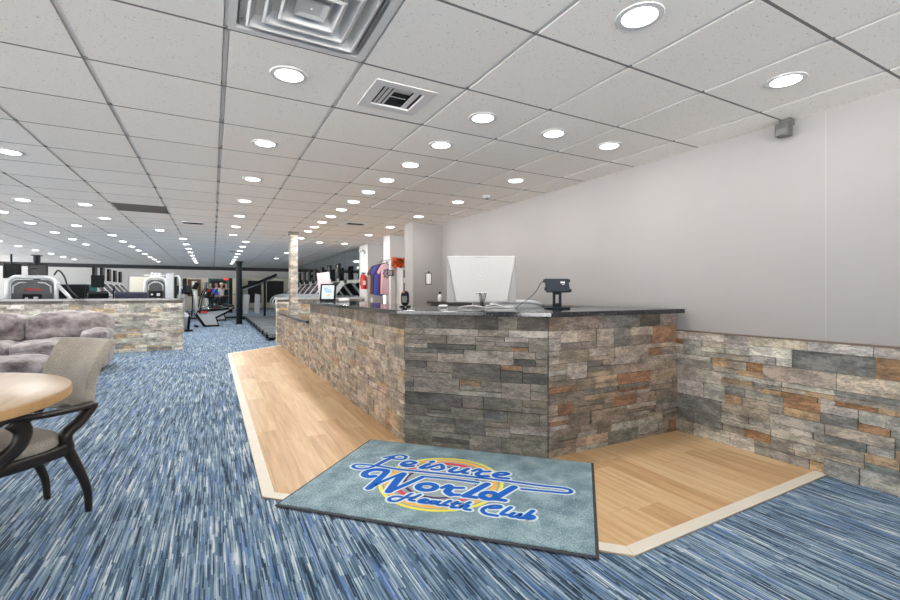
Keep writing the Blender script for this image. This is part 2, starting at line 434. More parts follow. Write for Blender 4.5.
# left and near sides (out of frame): piers, openings added for fill light
for k in range(6):
    wall('wall_left', (XL-.15, YN+k*5.4, 0), (XL, YN+k*5.4+1.2, CZ+.1), 'white')
wall('wall_left_sill', (XL-.15, YN, 0), (XL, YF, .5), 'white')
wall('wall_near_sill', (XL, YN-.15, 0), (XR, YN, .3))
for k in range(4): wall('wall_near', (XL+k*4.0, YN-.15, 0), (XL+k*4.0+.3, YN, CZ+.1))
wall('wall_near_right', (2.6, YN-.15, 0), (XR, YN, CZ+.1))
# hairline seam and scuffs in the right wall paint
struct(MB().box((XR-.0005, 1.337, .86), (XR+.01, 1.3405, CZ-.02)).build('trim_3', 'seam'))

# stacked stone --------------------------------------------------------------
WARM = [(.33, .28, .225), (.40, .33, .26), (.45, .38, .305), (.36, .305, .245), (.50, .43, .355), (.30, .25, .20), (.41, .345, .265), (.46, .405, .345), (.40, .285, .18), (.24, .22, .19), (.34, .285, .225), (.42, .36, .30)]  # same stone on every counter panel; palettes partly carry how light falls
PALE = [(.52, .49, .43), (.58, .555, .50), (.44, .41, .36), (.63, .61, .56), (.36, .34, .30), (.55, .51, .44), (.50, .48, .44), (.50, .39, .25), (.60, .57, .51), (.28, .27, .25)]
GREY = [(.165, .145, .115), (.20, .178, .148), (.14, .125, .105), (.25, .222, .19), (.10, .092, .08), (.185, .16, .128), (.22, .203, .18), (.062, .062, .056), (.175, .16, .135), (.21, .195, .17), (.155, .138, .115), (.185, .168, .145), (.27, .248, .22), (.22, .135, .08), (.11, .108, .10)]
MIXD = [(.25, .205, .165), (.21, .175, .145), (.31, .26, .22), (.17, .148, .125), (.22, .125, .075), (.24, .20, .165), (.20, .17, .14), (.27, .235, .20), (.27, .255, .24), (.15, .15, .14), (.36, .32, .29), (.31, .24, .18)]
WALLP = [(.36, .34, .31), (.42, .41, .38), (.29, .285, .265), (.48, .46, .42), (.17, .18, .175), (.40, .35, .29), (.28, .165, .09), (.37, .37, .345), (.33, .30, .26), (.38, .275, .17)]
def stone_wall(name, p0, p1, z0, z1, pal, seed, parent=None, depth=.02, small=1.0, sign=1, top=None):
    """ledger stone veneer on the vertical plane p0->p1, standing out to the right of the direction (sign flips)"""
    rnd = random.Random(seed); p0 = Vector((*p0, 0)); p1 = Vector((*p1, 0)); L = (p1-p0).length
    d = (p1-p0)/L; nrm = Vector((d.y, -d.x, 0))*sign
    bm = bmesh.new(); cl = bm.loops.layers.float_color.new('Col')
    def st(u0, u1, a, c, dep, col):
        q = [p0+d*u0, p0+d*u1]; e = .0012
        u0v, u1v = q[0]+d*e, q[1]-d*e
        f = nrm*dep; k = nrm*(-.004)
        V = [bm.verts.new(x) for x in (u0v+k+Vector((0, 0, a+e)), u1v+k+Vector((0, 0, a+e)), u1v+k+Vector((0, 0, c-e)), u0v+k+Vector((0, 0, c-e)))]
        j = [nrm*rnd.uniform(-.0015, .0015) for _ in range(4)]
        F = [bm.verts.new(x) for x in (u0v+f+j[0]+Vector((0, 0, a+e)), u1v+f+j[1]+Vector((0, 0, a+e)), u1v+f+j[2]+Vector((0, 0, c-e)), u0v+f+j[3]+Vector((0, 0, c-e)))]
        for fc in ((F[0], F[1], F[2], F[3]), (V[0], F[0], F[3], V[3]), (F[1], V[1], V[2], F[2]), (F[3], F[2], V[2], V[3]), (V[0], V[1], F[1], F[0])):
            fa = bm.faces.new(fc)
            for lp in fa.loops: lp[cl] = (*col, 1)
    def pick():
        c = rnd.choice(pal); k = rnd.uniform(.82, 1.18); return tuple(min(1, x*k*rnd.uniform(.97, 1.03)) for x in c)
    z = z0
    while z < z1-.001:
        h = rnd.uniform(.075, .125)*small
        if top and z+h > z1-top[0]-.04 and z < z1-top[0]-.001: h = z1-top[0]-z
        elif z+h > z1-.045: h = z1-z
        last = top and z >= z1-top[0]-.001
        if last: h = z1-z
        u = -rnd.uniform(0, .2)
        while u < L-.001:
            w = rnd.uniform(.13, .42)*small; a = max(u, 0); c = min(u+w, L)
            if L-c < .05: c = L
            if c-a > .01:
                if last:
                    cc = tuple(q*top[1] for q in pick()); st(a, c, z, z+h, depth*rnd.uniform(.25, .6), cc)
                elif h > .07*small and rnd.random() < .55:
                    k = rnd.uniform(.32, .68)
                    cuts = [z, z+h*k, z+h] if rnd.random() < .7 else [z, z+h*.33, z+h*.64, z+h]
                    for s0, s1 in zip(cuts, cuts[1:]):
                        uu = a
                        while uu < c-.001:
                            ww = rnd.uniform(.12, .4)*small; v = min(uu+ww, c)
                            if c-v < .06: v = c
                            st(uu, v, s0, s1, depth*rnd.uniform(.25, 1), pick()); uu = v
                else: st(a, c, z, z+h, depth*rnd.uniform(.25, 1), pick())
            u = c if c > 0 else u+w
        z += h
    q = [p0-nrm*.02, p1-nrm*.02]
    bx = [bm.verts.new(x) for x in (p0-nrm*.02+Vector((0, 0, z0)), p1-nrm*.02+Vector((0, 0, z0)), p1+Vector((0, 0, z0)), p0+Vector((0, 0, z0)))]
    bt = [bm.verts.new(v.co+Vector((0, 0, z1-z0))) for v in bx]
    for fc in ((bx[0], bx[1], bx[2], bx[3]), (bt[3], bt[2], bt[1], bt[0]), (bx[3], bx[2], bt[2], bt[3]), (bx[0], bt[0], bt[1], bx[1]), (bx[0], bx[3], bt[3], bt[0]), (bx[1], bt[1], bt[2], bx[2])):
        fa = bm.faces.new(fc)
        for lp in fa.loops: lp[cl] = (.05, .045, .04, 1)
    bmesh.ops.recalc_face_normals(bm, faces=bm.faces)
    me = bpy.data.meshes.new(name); bm.to_mesh(me); bm.free(); me.materials.append(M['stone'])
    o = bpy.data.objects.new(name, me); COL.objects.link(o)
    if parent is not None: o.parent = parent
    return o
# wainscot along the right wall, from the near side up to the counter
struct(stone_wall('wall_right_stone', (XR, 2.42), (XR, -4.9), 0, .835, WALLP, 5, depth=.026))
struct(MB().box((XR-.026, -4.9, .835), (XR, 2.42, .845)).build('trim_4', mat('brown_cap', (.17, .12, .09), .5, var=.2)))
# half walls dividing the lounge from the gym, at Y 10.45
def half_wall(name, xa, xb, seed, n):
    struct(MB().box((xa+.02, 10.47, 0), (xb-.02, 10.68, 1.0)).build(name, 'paint'))
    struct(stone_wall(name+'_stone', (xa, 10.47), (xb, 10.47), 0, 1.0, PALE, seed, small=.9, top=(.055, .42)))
    struct(MB().box((xa-.03, 10.42, 1.0), (xb+.03, 10.74, 1.04)).build('trim_%d' % (5+n), 'granite' if not n else 'lgrey'))
half_wall('wall_partition_left', -9.4, -.54, 21, 0)
struct(stone_wall('wall_partition_left_end', (-.54, 10.47), (-.54, 10.68), 0, 1.0, PALE, 22))
half_wall('wall_partition_right', 1.27, XG-.05, 23, 1)
struct(stone_wall('wall_partition_right_end', (1.27, 10.68), (1.27, 10.47), 0, 1.0, PALE, 24))

# oak floor area with cream border strips
WP = [(.245, 2.68), (.245, 9.3), (1.385, 10.33), (XR, 10.33), (XR, 1.325), (1.615, 1.312)]
struct(MB().prism(WP[::-1], 0, .006).build('floor_wood', 'wood'))
def strip(name, a, c, w=.066, h=.009):
    a = Vector((*a, 0)); c = Vector((*c, 0)); d = (c-a).normalized(); n = Vector((-d.y, d.x, 0))
    return a, c, d, n
def border():
    P = [Vector((*p, 0)) for p in [(XR, 1.325), (1.615, 1.312), (.245, 2.68), (.245, 9.3), (1.385, 10.33)]]
    w = .066; inner = []
    for i, p in enumerate(P):
        if i == 0: n = Vector((0, 1, 0)); inner.append(p+n*w); continue
        if i == len(P)-1: d = (P[i]-P[i-1]).normalized(); inner.append(p+Vector((d.y, -d.x, 0))*w); continue
        d1 = (p-P[i-1]).normalized(); d2 = (P[i+1]-p).normalized()
        n1 = Vector((d1.y, -d1.x, 0)); n2 = Vector((d2.y, -d2.x, 0)); m = (n1+n2).normalized(); inner.append(p+m*(w/m.dot(n1)))
    for i in range(len(P)-1):
        d = (P[i+1]-P[i]).normalized()*.0012
        q = [P[i]+d, P[i+1]-d, inner[i+1]-d, inner[i]+d]
        struct(MB().prism([(v.x, v.y) for v in q], .0, .0095).build('trim_%d' % (7+i), 'cream_trim'))
border()

# ---------------------------------------------------------------- ceiling fittings
TRIM = MB().lathe([(.071, .004), (.071, -.005), (.094, -.004), (.097, 0), (.097, .004)], n=40).build('trim_ring', 'wplastic', smooth='auto')
DIFF = MB().lathe([(.0, -.014), (.040, -.0125), (.060, -.009), (.0715, -.003), (.0715, .004)], n=40).build('diffuser', 'lamp', smooth=True)
def lamp_data(w):
    a = bpy.data.lights.new('downlight', 'AREA'); a.shape = 'DISK'; a.size = .15; a.energy = w; a.color = (1, .975, .945); return a
LD = lamp_data(LAMP_W); LDF = lamp_data(LAMP_FAR)
DL = thing('ceiling_downlight', '', 'ceiling light', (0, 0, 0)); TRIM.parent = DL; DIFF.parent = DL
first = [True]
def downlight(i, j, label, group=None, far=False):
    x, y = tile_xy(i, j)
    if first[0]: o = DL; o.location = (x, y, CZ-.007); o['label'] = label; first[0] = False
    else: o = dup(DL, (x, y, CZ-.007), 0, label)
    for c in list(o.children):
        if c.type == 'LIGHT': bpy.data.objects.remove(c)
    if group: o['group'] = group
    elif 'group' in o: del o['group']
    a = bpy.data.objects.new('bulb', LDF if far else LD); COL.objects.link(a); a.parent = o; a.location = (0, 0, -.018)
near = {(.5, .5): 'round recessed downlight directly below the large square air diffuser, nearest of the left row',
 (2.5, -1.5): 'large round downlight at the top of the photo, nearest to the camera',
 (4.43, -1.5): 'round downlight near the right wall beside the small grey motion sensor',
 (2.5, .5): 'round downlight one tile right of the small slatted return grille',
 (3.5, .5): 'middle of the three downlights in the row above the diagonal counter corner',
 (4.43, .5): 'rightmost of the three downlights in the row above the reception counter',
 (.5, 2.5): 'second downlight in the row leading back from the square air diffuser',
 (2.5, 1.5): 'second downlight of the long close-set row over the counter',
 (2.5, 2.5): 'third downlight of the long close-set row over the counter',
 (2.5, 3.5): 'fourth downlight of the long close-set row over the counter',
 (4.43, 2.5): 'downlight by the round smoke detector, near the right wall above the desk computer',
 (4.43, 4.5): 'downlight beyond the smoke detector, nearest the wall pilaster',
 (.5, 4.5): 'third downlight in the row leading back from the square air diffuser',
 (-2.5, 4.5): 'nearest downlight at the left edge of the photo, above the lounge'}
for (i, j), lb in near.items(): downlight(i, j, lb)
ORD = ['first', 'second', 'third', 'fourth', 'fifth', 'sixth', 'seventh', 'eighth', 'ninth', 'tenth', 'eleventh', 'twelfth']
for j in range(4, 11): downlight(2.5, j+.5, 'small downlight, %s from the front in the long close-set row over the counter' % ORD[j], 'downlights of the row over the counter')
for k, j in enumerate((6.5, 8.5, 10.5, 12.5)): downlight(.5, j, 'small downlight, %s from the front in the aisle row behind the square diffuser' % ORD[k+3], 'downlights of the aisle row')
for i, j, lb in ((-2.5, 8.5, 'small downlight just left of the dark return air panel'), (-3.5, 8.5, 'small downlight over the sofa, second to the left of the dark return air panel'), (-2.5, 10.5, 'small downlight directly behind the dark return air panel'), (-4.43, 10.5, 'small downlight at the left photo edge, below the nearest lounge downlight')): downlight(i, j, lb, 'downlights over the lounge', far=True)
for j, w in ((6.5, 'in front of the grey wall pilaster'), (8.5, 'left of the pilaster top, before the white column box'), (10.5, 'above the emergency light and the clothes rail')): downlight(4.43, j, 'small ceiling downlight ' + w, 'downlights by the clothes rail')
gl = [(-4.45, 12.4, 'above the grey machine with red lettering, first of its row'), (-4.45, 14.5, 'above the red-lettered machine, second of its row'), (-4.45, 16.5, 'above the red-lettered machine, third of its row'), (-4.45, 18.4, 'above the red-lettered machine, last of its row'), (-3.47, 12.4, 'right of the first one above the red-lettered machine'), (-1.5, 12.4, 'left of the small white-rimmed vent'), (2.6, 12.4, 'just right of the stone column top'), (3.45, 13.4, 'between stone column and mirror wall, left of a pair'), (4.4, 13.4, 'by the mirror wall, right of a pair')]
rows = {-7: 'far left row', -3: 'row over the five televisions', -1: 'row just left of the aisle', 1: 'row over the black aisle pole', 3: 'row over the treadmills'}
for c in (-7, -3, -1, 1, 3):
    q = 0
    for j in (14.5, 16.5, 18.5, 20.4, 22.4, 24.5, 26.5, 28.5):
        if c == 3 and j not in (18.5, 22.4): continue
        if c < -5 and j < 18: continue
        gl.append((c, j, '%s from the front, %s' % (ORD[q], rows[c]))); q += 1
for i, j, w in gl: downlight(i, j, 'tiny gym downlight ' + w, 'distant gym downlights', far=True)
# large four way air diffuser
d = thing('air_diffuser', 'large square four-way white air diffuser in the ceiling at the top edge', 'air vent', (X0+T/2, Y0-T/2, CZ))
def sq(mb, r0, z0, r1, z1, t=.006, k=1.0):
    """sloping square skirt from half-size r0 at z0 to r1 at z1"""
    n = 1
    for s in range(4):
        m = Matrix.Rotation(s*PI/2, 4, 'Z')
        v = [mb.bm.verts.new(m @ Vector(p)) for p in ((-r0, -r0, z0), (r0, -r0, z0), (r1, -r1, z1), (-r1, -r1, z1), (-r0, -r0+t*1.5, z0+t*.3), (r0, -r0+t*1.5, z0+t*.3), (r1, -r1+t*1.5, z1+t*.3), (-r1, -r1+t*1.5, z1+t*.3))]
        for f in ((0, 1, 2, 3), (7, 6, 5, 4), (0, 4, 5, 1), (3, 2, 6, 7), (0, 3, 7, 4), (1, 5, 6, 2)): mb.bm.faces.new([v[i] for i in f])
h = T/2
b = MB()
ringbox(b, h-.004, h-.036, -.008, .02)
b.build('frame', 'grille', d)
b = MB(); sq(b, .262, .004, .262, .09, .004); b.box((-.262, -.262, .088), (.262, .262, .092)); b.build('plenum', mat('vent_throat', (.42, .41, .41), .7, var=.05), d)
for k, (r0, r1) in enumerate(((.235, .19), (.175, .13), (.118, .078))):
    b = MB(); sq(b, r0, -.012, r1, .052, .005)
    sq(b, r0, -.012, r0-.010, -.016, .002); b.build('louver_cone', 'grille', d)
b = MB(); sq(b, .062, -.006, .03, .002, .004); b.box((-.04, -.04, -.001), (.04, .04, .006)); b.box((-.062, -.062, .004), (.062, .062, .008)); b.cyl((0, 0, -.003), .004, .006, n=10); b.build('center_plate', 'grille', d)
# small slatted return grille
d = thing('return_grille', 'small square white return grille with dark slats beside the big diffuser', 'air vent', (X0+1.5*T, Y0+.5*T, CZ-.007))
b = MB()
ringbox(b, .186, .125, -.004, .008)
b.build('frame', 'grille', d)
b = MB()
ringbox(b, .292, .15, .0005, .03)
b.build('tile_surround', 'tile', d)
b = MB(); b.box((-.15, -.15, .030), (.15, .15, .035))
ringbox(b, .145, .127, .009, .0295)
b.build('duct_opening', 'dark', d)
b = MB()
for xx, ww in ((-.100, .008), (-.074, .009), (-.048, .006), (.088, .016)): b.box((xx-ww, -.124, .004), (xx+ww, .124, .008))
b.box((-.04, -.10, .02), (.07, -.035, .024)); b.box((-.04, .03, .02), (.07, .036, .024))
b.build('slats', 'grille', d)
# the larger dark plate and the small far vents
d = thing('return_air_panel', 'dark rectangular return air panel filling one ceiling tile on the left', 'air vent', (X0-1.5*T, Y0+8.5*T, CZ-.008))
MB().box((-.295, -.298, -.001), (.295, .298, .004)).build('backing', mat('brown_dark_grille', (.045, .04, .037), .6, var=.15), d)
b = MB()
for k in range(14): b.box((-.29, -.285+k*.042, -.006), (.29, -.270+k*.042, -.001))
b.build('slats', mat('brown_grille', (.11, .10, .09), .6, var=.1), d)
V0 = thing('ceiling_vent', 'small white-rimmed dark ceiling vent right behind the dark return air panel', 'air vent', (-.29, 8.5, CZ-.007))
b = MB(); b.box((-.17, -.13, -.006), (.17, -.10, 0)); b.box((-.17, .10, -.006), (.17, .13, 0)); b.box((-.17, -.1, -.006), (-.14, .1, 0)); b.box((.14, -.1, -.006), (.17, .1, 0)); b.build('frame', 'grille', V0)
MB().box((-.14, -.1, -.003), (.14, .1, .0)).build('dark_opening', 'dark', V0)
b = MB(); [b.box((-.14, -.08+k*.05, -.006), (.14, -.07+k*.05, -.003)) for k in range(4)]; b.build('slats', 'blackm', V0)
dup(V0, (2.11, 7.3, CZ-.007), 0, 'small dark ceiling vent right of the stone column, above the clothes rail side')
dup(V0, (.56, 13.78, CZ-.007), 0, 'tiny dark ceiling vent far back above the black gym pole')
d = thing('smoke_detector', 'small round smoke detector on the ceiling near the right wall', 'smoke detector', (2.89, 4.45, CZ-.007))
MB().lathe([(0, -.035), (.03, -.034), (.05, -.022), (.055, 0)]).build('shell', 'lgrey', d, smooth=True)
MB().cyl((0, 0, -.036), .02, .006).build('sensor', 'black', d)
# motion sensor high on the right wall
d = thing('motion_sensor', 'small grey motion sensor on a bracket where right wall meets ceiling', 'motion sensor', (XR, 1.54, 2.25))
MB().box((-.06, -.035, .02), (0, .035, .062), bev=.006).build('bracket', mat('grey_bracket', (.10, .10, .095), .5, var=.1), d)
MB().box((-.105, -.04, -.062), (-.035, .04, .028), bev=.012).build('housing', mat('grey_sensor', (.085, .085, .08), .4, var=.05), d)
MB().box((-.112, -.028, -.055), (-.1, .028, -.012), bev=.004).build('lens', mat('sensor_lens', (.16, .16, .155), .2, var=.02), d)
d = thing('emergency_light', 'small white twin-head emergency light high on the gym side wall', 'light', (XG-.0, 10.45, 2.12))
MB().box((-.05, -.10, -.03), (0, .10, .05), bev=.008).build('battery_case', 'wplastic', d)
for s in (-.07, .07): MB().cyl((-.075, s, .04), .045, .05, 'x', n=18, r2=.03).build('lamp_head', 'lgrey', d, smooth='auto')

# ---------------------------------------------------------------- reception counter
rc = thing('reception_counter', 'long angled reception counter faced in stacked stone with black granite top', 'counter', (1.7, 3.4, 0))
def rp(o):                                     # parent keeping world coordinates
    o.parent = rc; o.location = (-1.7, -3.4, 0); return o
Pa = (1.30, 6.86); Pb = (1.30, 3.14); Pc = (2.04, 2.37); Pd = (XR-.03, 2.35)
HS = .985
rp(stone_wall('stone_panel', Pa, Pb, 0, HS, WARM, 31, sign=1, small=.95, top=(.115, .45)))['label'] = 'stacked stone on the long side, tan partly painted in as brighter light'
rp(stone_wall('stone_panel', Pb, Pc, 0, HS, GREY, 46, sign=1, top=(.10, .55)))['label'] = 'stacked stone on the diagonal corner, grey partly painted in as cooler light'
rp(stone_wall('stone_panel', Pc, Pd, 0, HS, MIXD, 38, sign=1, top=(.10, .66)))['label'] = 'brown and rust stacked stone on the right end, lighting partly in its tint'
rp(stone_wall('stone_panel', (1.30, 9.95), Pa, 0, .695, WARM, 34, sign=1, small=.9))['label'] = 'tan stacked stone on the low section, warm light partly in its colour'
rp(stone_wall('stone_panel', (1.5, Pa[1]), Pa, .73, HS, WARM, 35, sign=-1, small=.9))['label'] = 'stone on the end of the tall section'
rp(MB().prism([(1.32, 6.86), (1.32, 3.15), (2.05, 2.39), (XR-.03, 2.37), (XR-.03, 2.55), (2.12, 2.56), (1.5, 3.2), (1.5, 6.86)], 0, HS).build('base', 'espresso'))
rp(MB().box((1.32, 6.86, 0), (1.62, 9.93, .695)).build('base', 'espresso'))
rp(MB().prism([(1.22, 7.2), (1.22, 3.11), (2.0, 2.29), (XR-.028, 2.265), (XR-.028, 2.95), (2.75, 2.95), (1.92, 3.85), (1.92, 7.2)], HS, HS+.035).build('countertop', 'granite', bev=.004))
rp(MB().box((1.235, 6.87, .695), (1.68, 10.0, .725)).build('ledge_top', 'granite', bev=.003))
# stone clad column rising from the low ledge
sc_ = thing('stone_column', 'slim square column clad in pale stone rising from the low ledge', 'column', (1.345, 8.85, .725))
def cp(o): o.parent = sc_; o.location = (-1.345, -8.85, -.725); return o
LT = [(.40, .37, .33), (.46, .43, .39), (.36, .33, .29), (.42, .36, .30), (.50, .475, .44)]
cp(MB().box((1.29, 8.76, .725), (1.42, 8.94, CZ-.03)).build('core', 'paint'))
def brick(name, p0, p1, pal, sd): return cp(stone_wall(name, p0, p1, .727, CZ-.07, pal, sd, depth=.008, small=1.25))
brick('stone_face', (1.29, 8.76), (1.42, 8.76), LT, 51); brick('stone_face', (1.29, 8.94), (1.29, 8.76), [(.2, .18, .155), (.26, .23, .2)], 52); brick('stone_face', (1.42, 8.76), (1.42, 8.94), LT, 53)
cp(MB().box((1.275, 8.745, CZ-.07), (1.435, 8.955, CZ-.012)).build('top_cap', mat('dark_cap', (.13, .115, .10), .6, var=.1)))

# ---------------------------------------------------------------- door mat with its writing
MR = R(-45.014)
mt = thing('door_mat', 'rectangular teal entrance mat with blue script lettering over coloured rings', 'mat', (1.2685, 2.3408, .006), MR)
MB().box((-.826, -.555, 0), (.826, .555, .006), bev=.002).build('rubber_border', 'rubber', mt)
MB().box((-.810, -.539, .004), (.810, .539, .0105), bev=.002).build('pile', 'pile', mt)
LOGO = [(0.024, [(-0.551,0.223), (-0.508,0.260), (-0.466,0.301), (-0.414,0.284), (-0.409,0.238), (-0.447,0.223), (-0.484,0.224)]),
(0.034, [(-0.496,0.249), (-0.523,0.163), (-0.541,0.080)]),
(0.024, [(-0.541,0.080), (-0.575,0.019), (-0.628,-0.001), (-0.677,0.022), (-0.670,0.062), (-0.603,0.074), (-0.510,0.076), (-0.365,0.065), (-0.165,0.076), (0.092,0.088), (0.278,0.090), (0.516,0.084), (0.630,0.090), (0.681,0.081), (0.693,0.052), (0.666,0.028), (0.578,0.020), (0.421,0.007)]),
(0.024, [(-0.186,0.007), (-0.017,0.020), (0.158,0.019)]),
(0.03, [(-0.367,0.154), (-0.330,0.167), (-0.310,0.199), (-0.348,0.213), (-0.381,0.187), (-0.385,0.145), (-0.348,0.125), (-0.306,0.142)]),
(0.034, [(-0.222,0.199), (-0.247,0.133), (-0.213,0.136)]),
(0.036, [(-0.213,0.243), (-0.206,0.249)]),
(0.03, [(-0.207,0.138), (-0.165,0.194), (-0.138,0.219), (-0.107,0.163), (-0.130,0.131), (-0.169,0.128)]),
(0.032, [(-0.029,0.195), (-0.052,0.138), (-0.021,0.123), (0.018,0.148), (0.049,0.203)]),
(0.03, [(0.044,0.197), (0.033,0.139), (0.061,0.132)]),
(0.03, [(0.089,0.177), (0.119,0.216), (0.145,0.186), (0.191,0.200)]),
(0.034, [(0.144,0.189), (0.124,0.140), (0.148,0.116), (0.194,0.125)]),
(0.03, [(0.240,0.162), (0.276,0.167), (0.309,0.195), (0.288,0.210), (0.252,0.197), (0.228,0.155), (0.259,0.126), (0.320,0.129)]),
(0.045, [(-0.477,-0.076), (-0.503,-0.093), (-0.542,-0.077), (-0.553,-0.029), (-0.517,0.018), (-0.458,0.026), (-0.431,0.004), (-0.429,-0.119), (-0.430,-0.236)]),
(0.028, [(-0.428,-0.226), (-0.386,-0.113), (-0.328,0.011)]),
(0.05, [(-0.319,0.006), (-0.314,-0.114), (-0.301,-0.241)]),
(0.034, [(-0.301,-0.241), (-0.246,-0.136), (-0.185,0.004)]),
(0.04, [(-0.063,-0.109), (-0.062,-0.128), (-0.071,-0.146), (-0.088,-0.160), (-0.110,-0.167), (-0.133,-0.165), (-0.152,-0.155), (-0.163,-0.139), (-0.165,-0.120), (-0.157,-0.101), (-0.139,-0.087), (-0.116,-0.080), (-0.093,-0.082), (-0.074,-0.092), (-0.063,-0.109)]),
(0.03, [(-0.025,-0.111), (0.003,-0.065), (0.034,-0.088), (0.091,-0.076)]),
(0.046, [(0.023,-0.090), (0.016,-0.146), (0.049,-0.177)]),
(0.03, [(0.049,-0.177), (0.093,-0.168)]),
(0.046, [(0.214,0.014), (0.166,-0.090), (0.128,-0.170)]),
(0.034, [(0.129,-0.173), (0.191,-0.171)]),
(0.04, [(0.296,-0.117), (0.295,-0.135), (0.287,-0.153), (0.273,-0.165), (0.255,-0.170), (0.237,-0.167), (0.224,-0.157), (0.216,-0.141), (0.216,-0.122), (0.224,-0.104), (0.238,-0.091), (0.257,-0.086), (0.274,-0.089), (0.288,-0.100), (0.296,-0.117)]),
(0.046, [(0.373,0.020), (0.326,-0.078), (0.290,-0.158)]),
(0.036, [(0.290,-0.158), (0.348,-0.160)]),
(0.022, [(-0.209,-0.284), (-0.242,-0.289), (-0.263,-0.319), (-0.245,-0.344), (-0.210,-0.336), (-0.188,-0.290), (-0.172,-0.241), (-0.165,-0.230)]),
(0.022, [(-0.190,-0.286), (-0.142,-0.271), (-0.116,-0.231)]),
(0.022, [(-0.117,-0.229), (-0.135,-0.274), (-0.150,-0.303), (-0.122,-0.307)]),
(0.022, [(-0.086,-0.296), (-0.053,-0.284), (-0.066,-0.272), (-0.090,-0.285), (-0.089,-0.312), (-0.046,-0.311)]),
(0.022, [(0.004,-0.286), (0.004,-0.296), (-0.004,-0.305), (-0.017,-0.308), (-0.028,-0.306), (-0.035,-0.298), (-0.034,-0.288), (-0.026,-0.280), (-0.014,-0.276), (-0.002,-0.279), (0.004,-0.286)]),
(0.022, [(0.015,-0.273), (0.005,-0.304), (0.028,-0.312)]),
(0.024, [(0.065,-0.250), (0.043,-0.298), (0.065,-0.306)]),
(0.024, [(0.105,-0.250), (0.092,-0.312), (0.117,-0.314)]),
(0.018, [(0.085,-0.280), (0.126,-0.266)]),
(0.024, [(0.173,-0.235), (0.135,-0.310)]),
(0.022, [(0.148,-0.287), (0.174,-0.273), (0.163,-0.313), (0.194,-0.317)]),
(0.024, [(0.290,-0.267), (0.337,-0.250), (0.336,-0.230), (0.300,-0.236), (0.268,-0.265), (0.256,-0.302), (0.282,-0.332), (0.340,-0.336)]),
(0.024, [(0.394,-0.227), (0.358,-0.309), (0.382,-0.312)]),
(0.024, [(0.418,-0.283), (0.401,-0.317), (0.429,-0.319), (0.454,-0.283)]),
(0.022, [(0.455,-0.285), (0.444,-0.322), (0.469,-0.322)]),
(0.026, [(0.509,-0.231), (0.473,-0.313)]),
(0.024, [(0.520,-0.298), (0.518,-0.308), (0.509,-0.317), (0.497,-0.320), (0.487,-0.318), (0.482,-0.309), (0.484,-0.299), (0.493,-0.290), (0.505,-0.286), (0.516,-0.289), (0.520,-0.298)])]
def ribbon(mb, pts, w, z, n=6):
    """flat stroke with round ends and joints, a touch above the pile"""
    pts = [Vector((*p, z)) for p in pts]
    if len(pts) > 2:
        closed = (pts[0]-pts[-1]).length < 1e-4
        pts = smoothpts(pts, 3)
    for i, (a, c) in enumerate(zip(pts, pts[1:])):
        d = (c-a); L = d.length
        if L < 1e-5: continue
        d /= L; s = Vector((-d.y, d.x, 0))*w/2
        an = math.atan2(d.y, d.x)
        poly = [c+Vector((math.cos(an-PI/2+PI*k/n), math.sin(an-PI/2+PI*k/n), 0))*w/2 for k in range(n+1)] + [a+Vector((math.cos(an+PI/2+PI*k/n), math.sin(an+PI/2+PI*k/n), 0))*w/2 for k in range(n+1)]
        zz = z + (i % 7)*.00002
        mb.bm.faces.new([mb.bm.verts.new((p.x, p.y, zz)) for p in poly])
cx, cy = -.0597, -.022
def ring(r, w, z, m, a0=0, a1=2*PI):
    b = MB(); N = 64; q = [(cx+r*math.cos(a0+(a1-a0)*k/N), cy+r*math.sin(a0+(a1-a0)*k/N)) for k in range(N+1)]
    for p, p2 in zip(q, q[1:]):
        def o(pt, s): d = Vector((pt[0]-cx, pt[1]-cy)).normalized()*s; return (pt[0]+d.x, pt[1]+d.y, z)
        b.bm.faces.new([b.bm.verts.new(v) for v in (o(p, -w/2), o(p, w/2), o(p2, w/2), o(p2, -w/2))])
    b.build('printed_ring', m, mt)
b = MB(); b.bm.faces.new([b.bm.verts.new((x, y, .0108)) for x, y in arc(cx, cy, .352, 0, 2*PI, 64)[:-1]]); b.build('printed_disc', 'lgray', mt)
ring(.362, .022, .0112, 'yellow'); ring(.322, .034, .0112, 'orange'); ring(.272, .03, .0112, 'red', R(20), R(160)); ring(.268, .028, .0112, 'red', R(205), R(335)); ring(.218, .02, .0112, 'purple')
b = MB(); [ribbon(b, p, w+.026, .0118) for w, p in LOGO]; b.build('lettering_outline', 'lwhite', mt)
b = MB(); [ribbon(b, p, w, .0126) for w, p in LOGO]; b.build('lettering', 'blue', mt)

# ---------------------------------------------------------------- things on and behind the counter
TOPZ = HS+.035
face = R(-28.24)                                # parallel to the picture: local -Y looks at the camera
pc = thing('desktop_computer', 'large white all-in-one computer seen from behind on the counter', 'computer', (2.07, 3.27, TOPZ), face)
MB().box((-.305, .035, .045), (.305, .05, .455), bev=.004).build('display', 'pcs', pc)
b = MB()
def trap(y, wt, wb, zt, zb): return [b.bm.verts.new(v) for v in ((-wb, y, zb), (wb, y, zb), (wt, y, zt), (-wt, y, zt))]
A = trap(.035, .303, .228, .455, .045); Bq = trap(.0, .296, .222, .450, .05)
b.bm.faces.new(Bq); b.bm.faces.new(A[::-1])
for k in range(4): b.bm.faces.new((A[k], A[(k+1) % 4], Bq[(k+1) % 4], Bq[k]))
b.build('rear_cover', 'pc', pc, bev=.004)
MB().box((-.06, -.0015, .435), (.05, .003, .440)).build('vent_slot', mat('slot_grey', (.25, .25, .25), .5, var=.05), pc)
b = MB(); b.tube([(-.01+.036*math.cos(t), -.001, .28+.036*math.sin(t)) for t in [2*PI*k/28 for k in range(28)]], .0018, 6, closed=True)
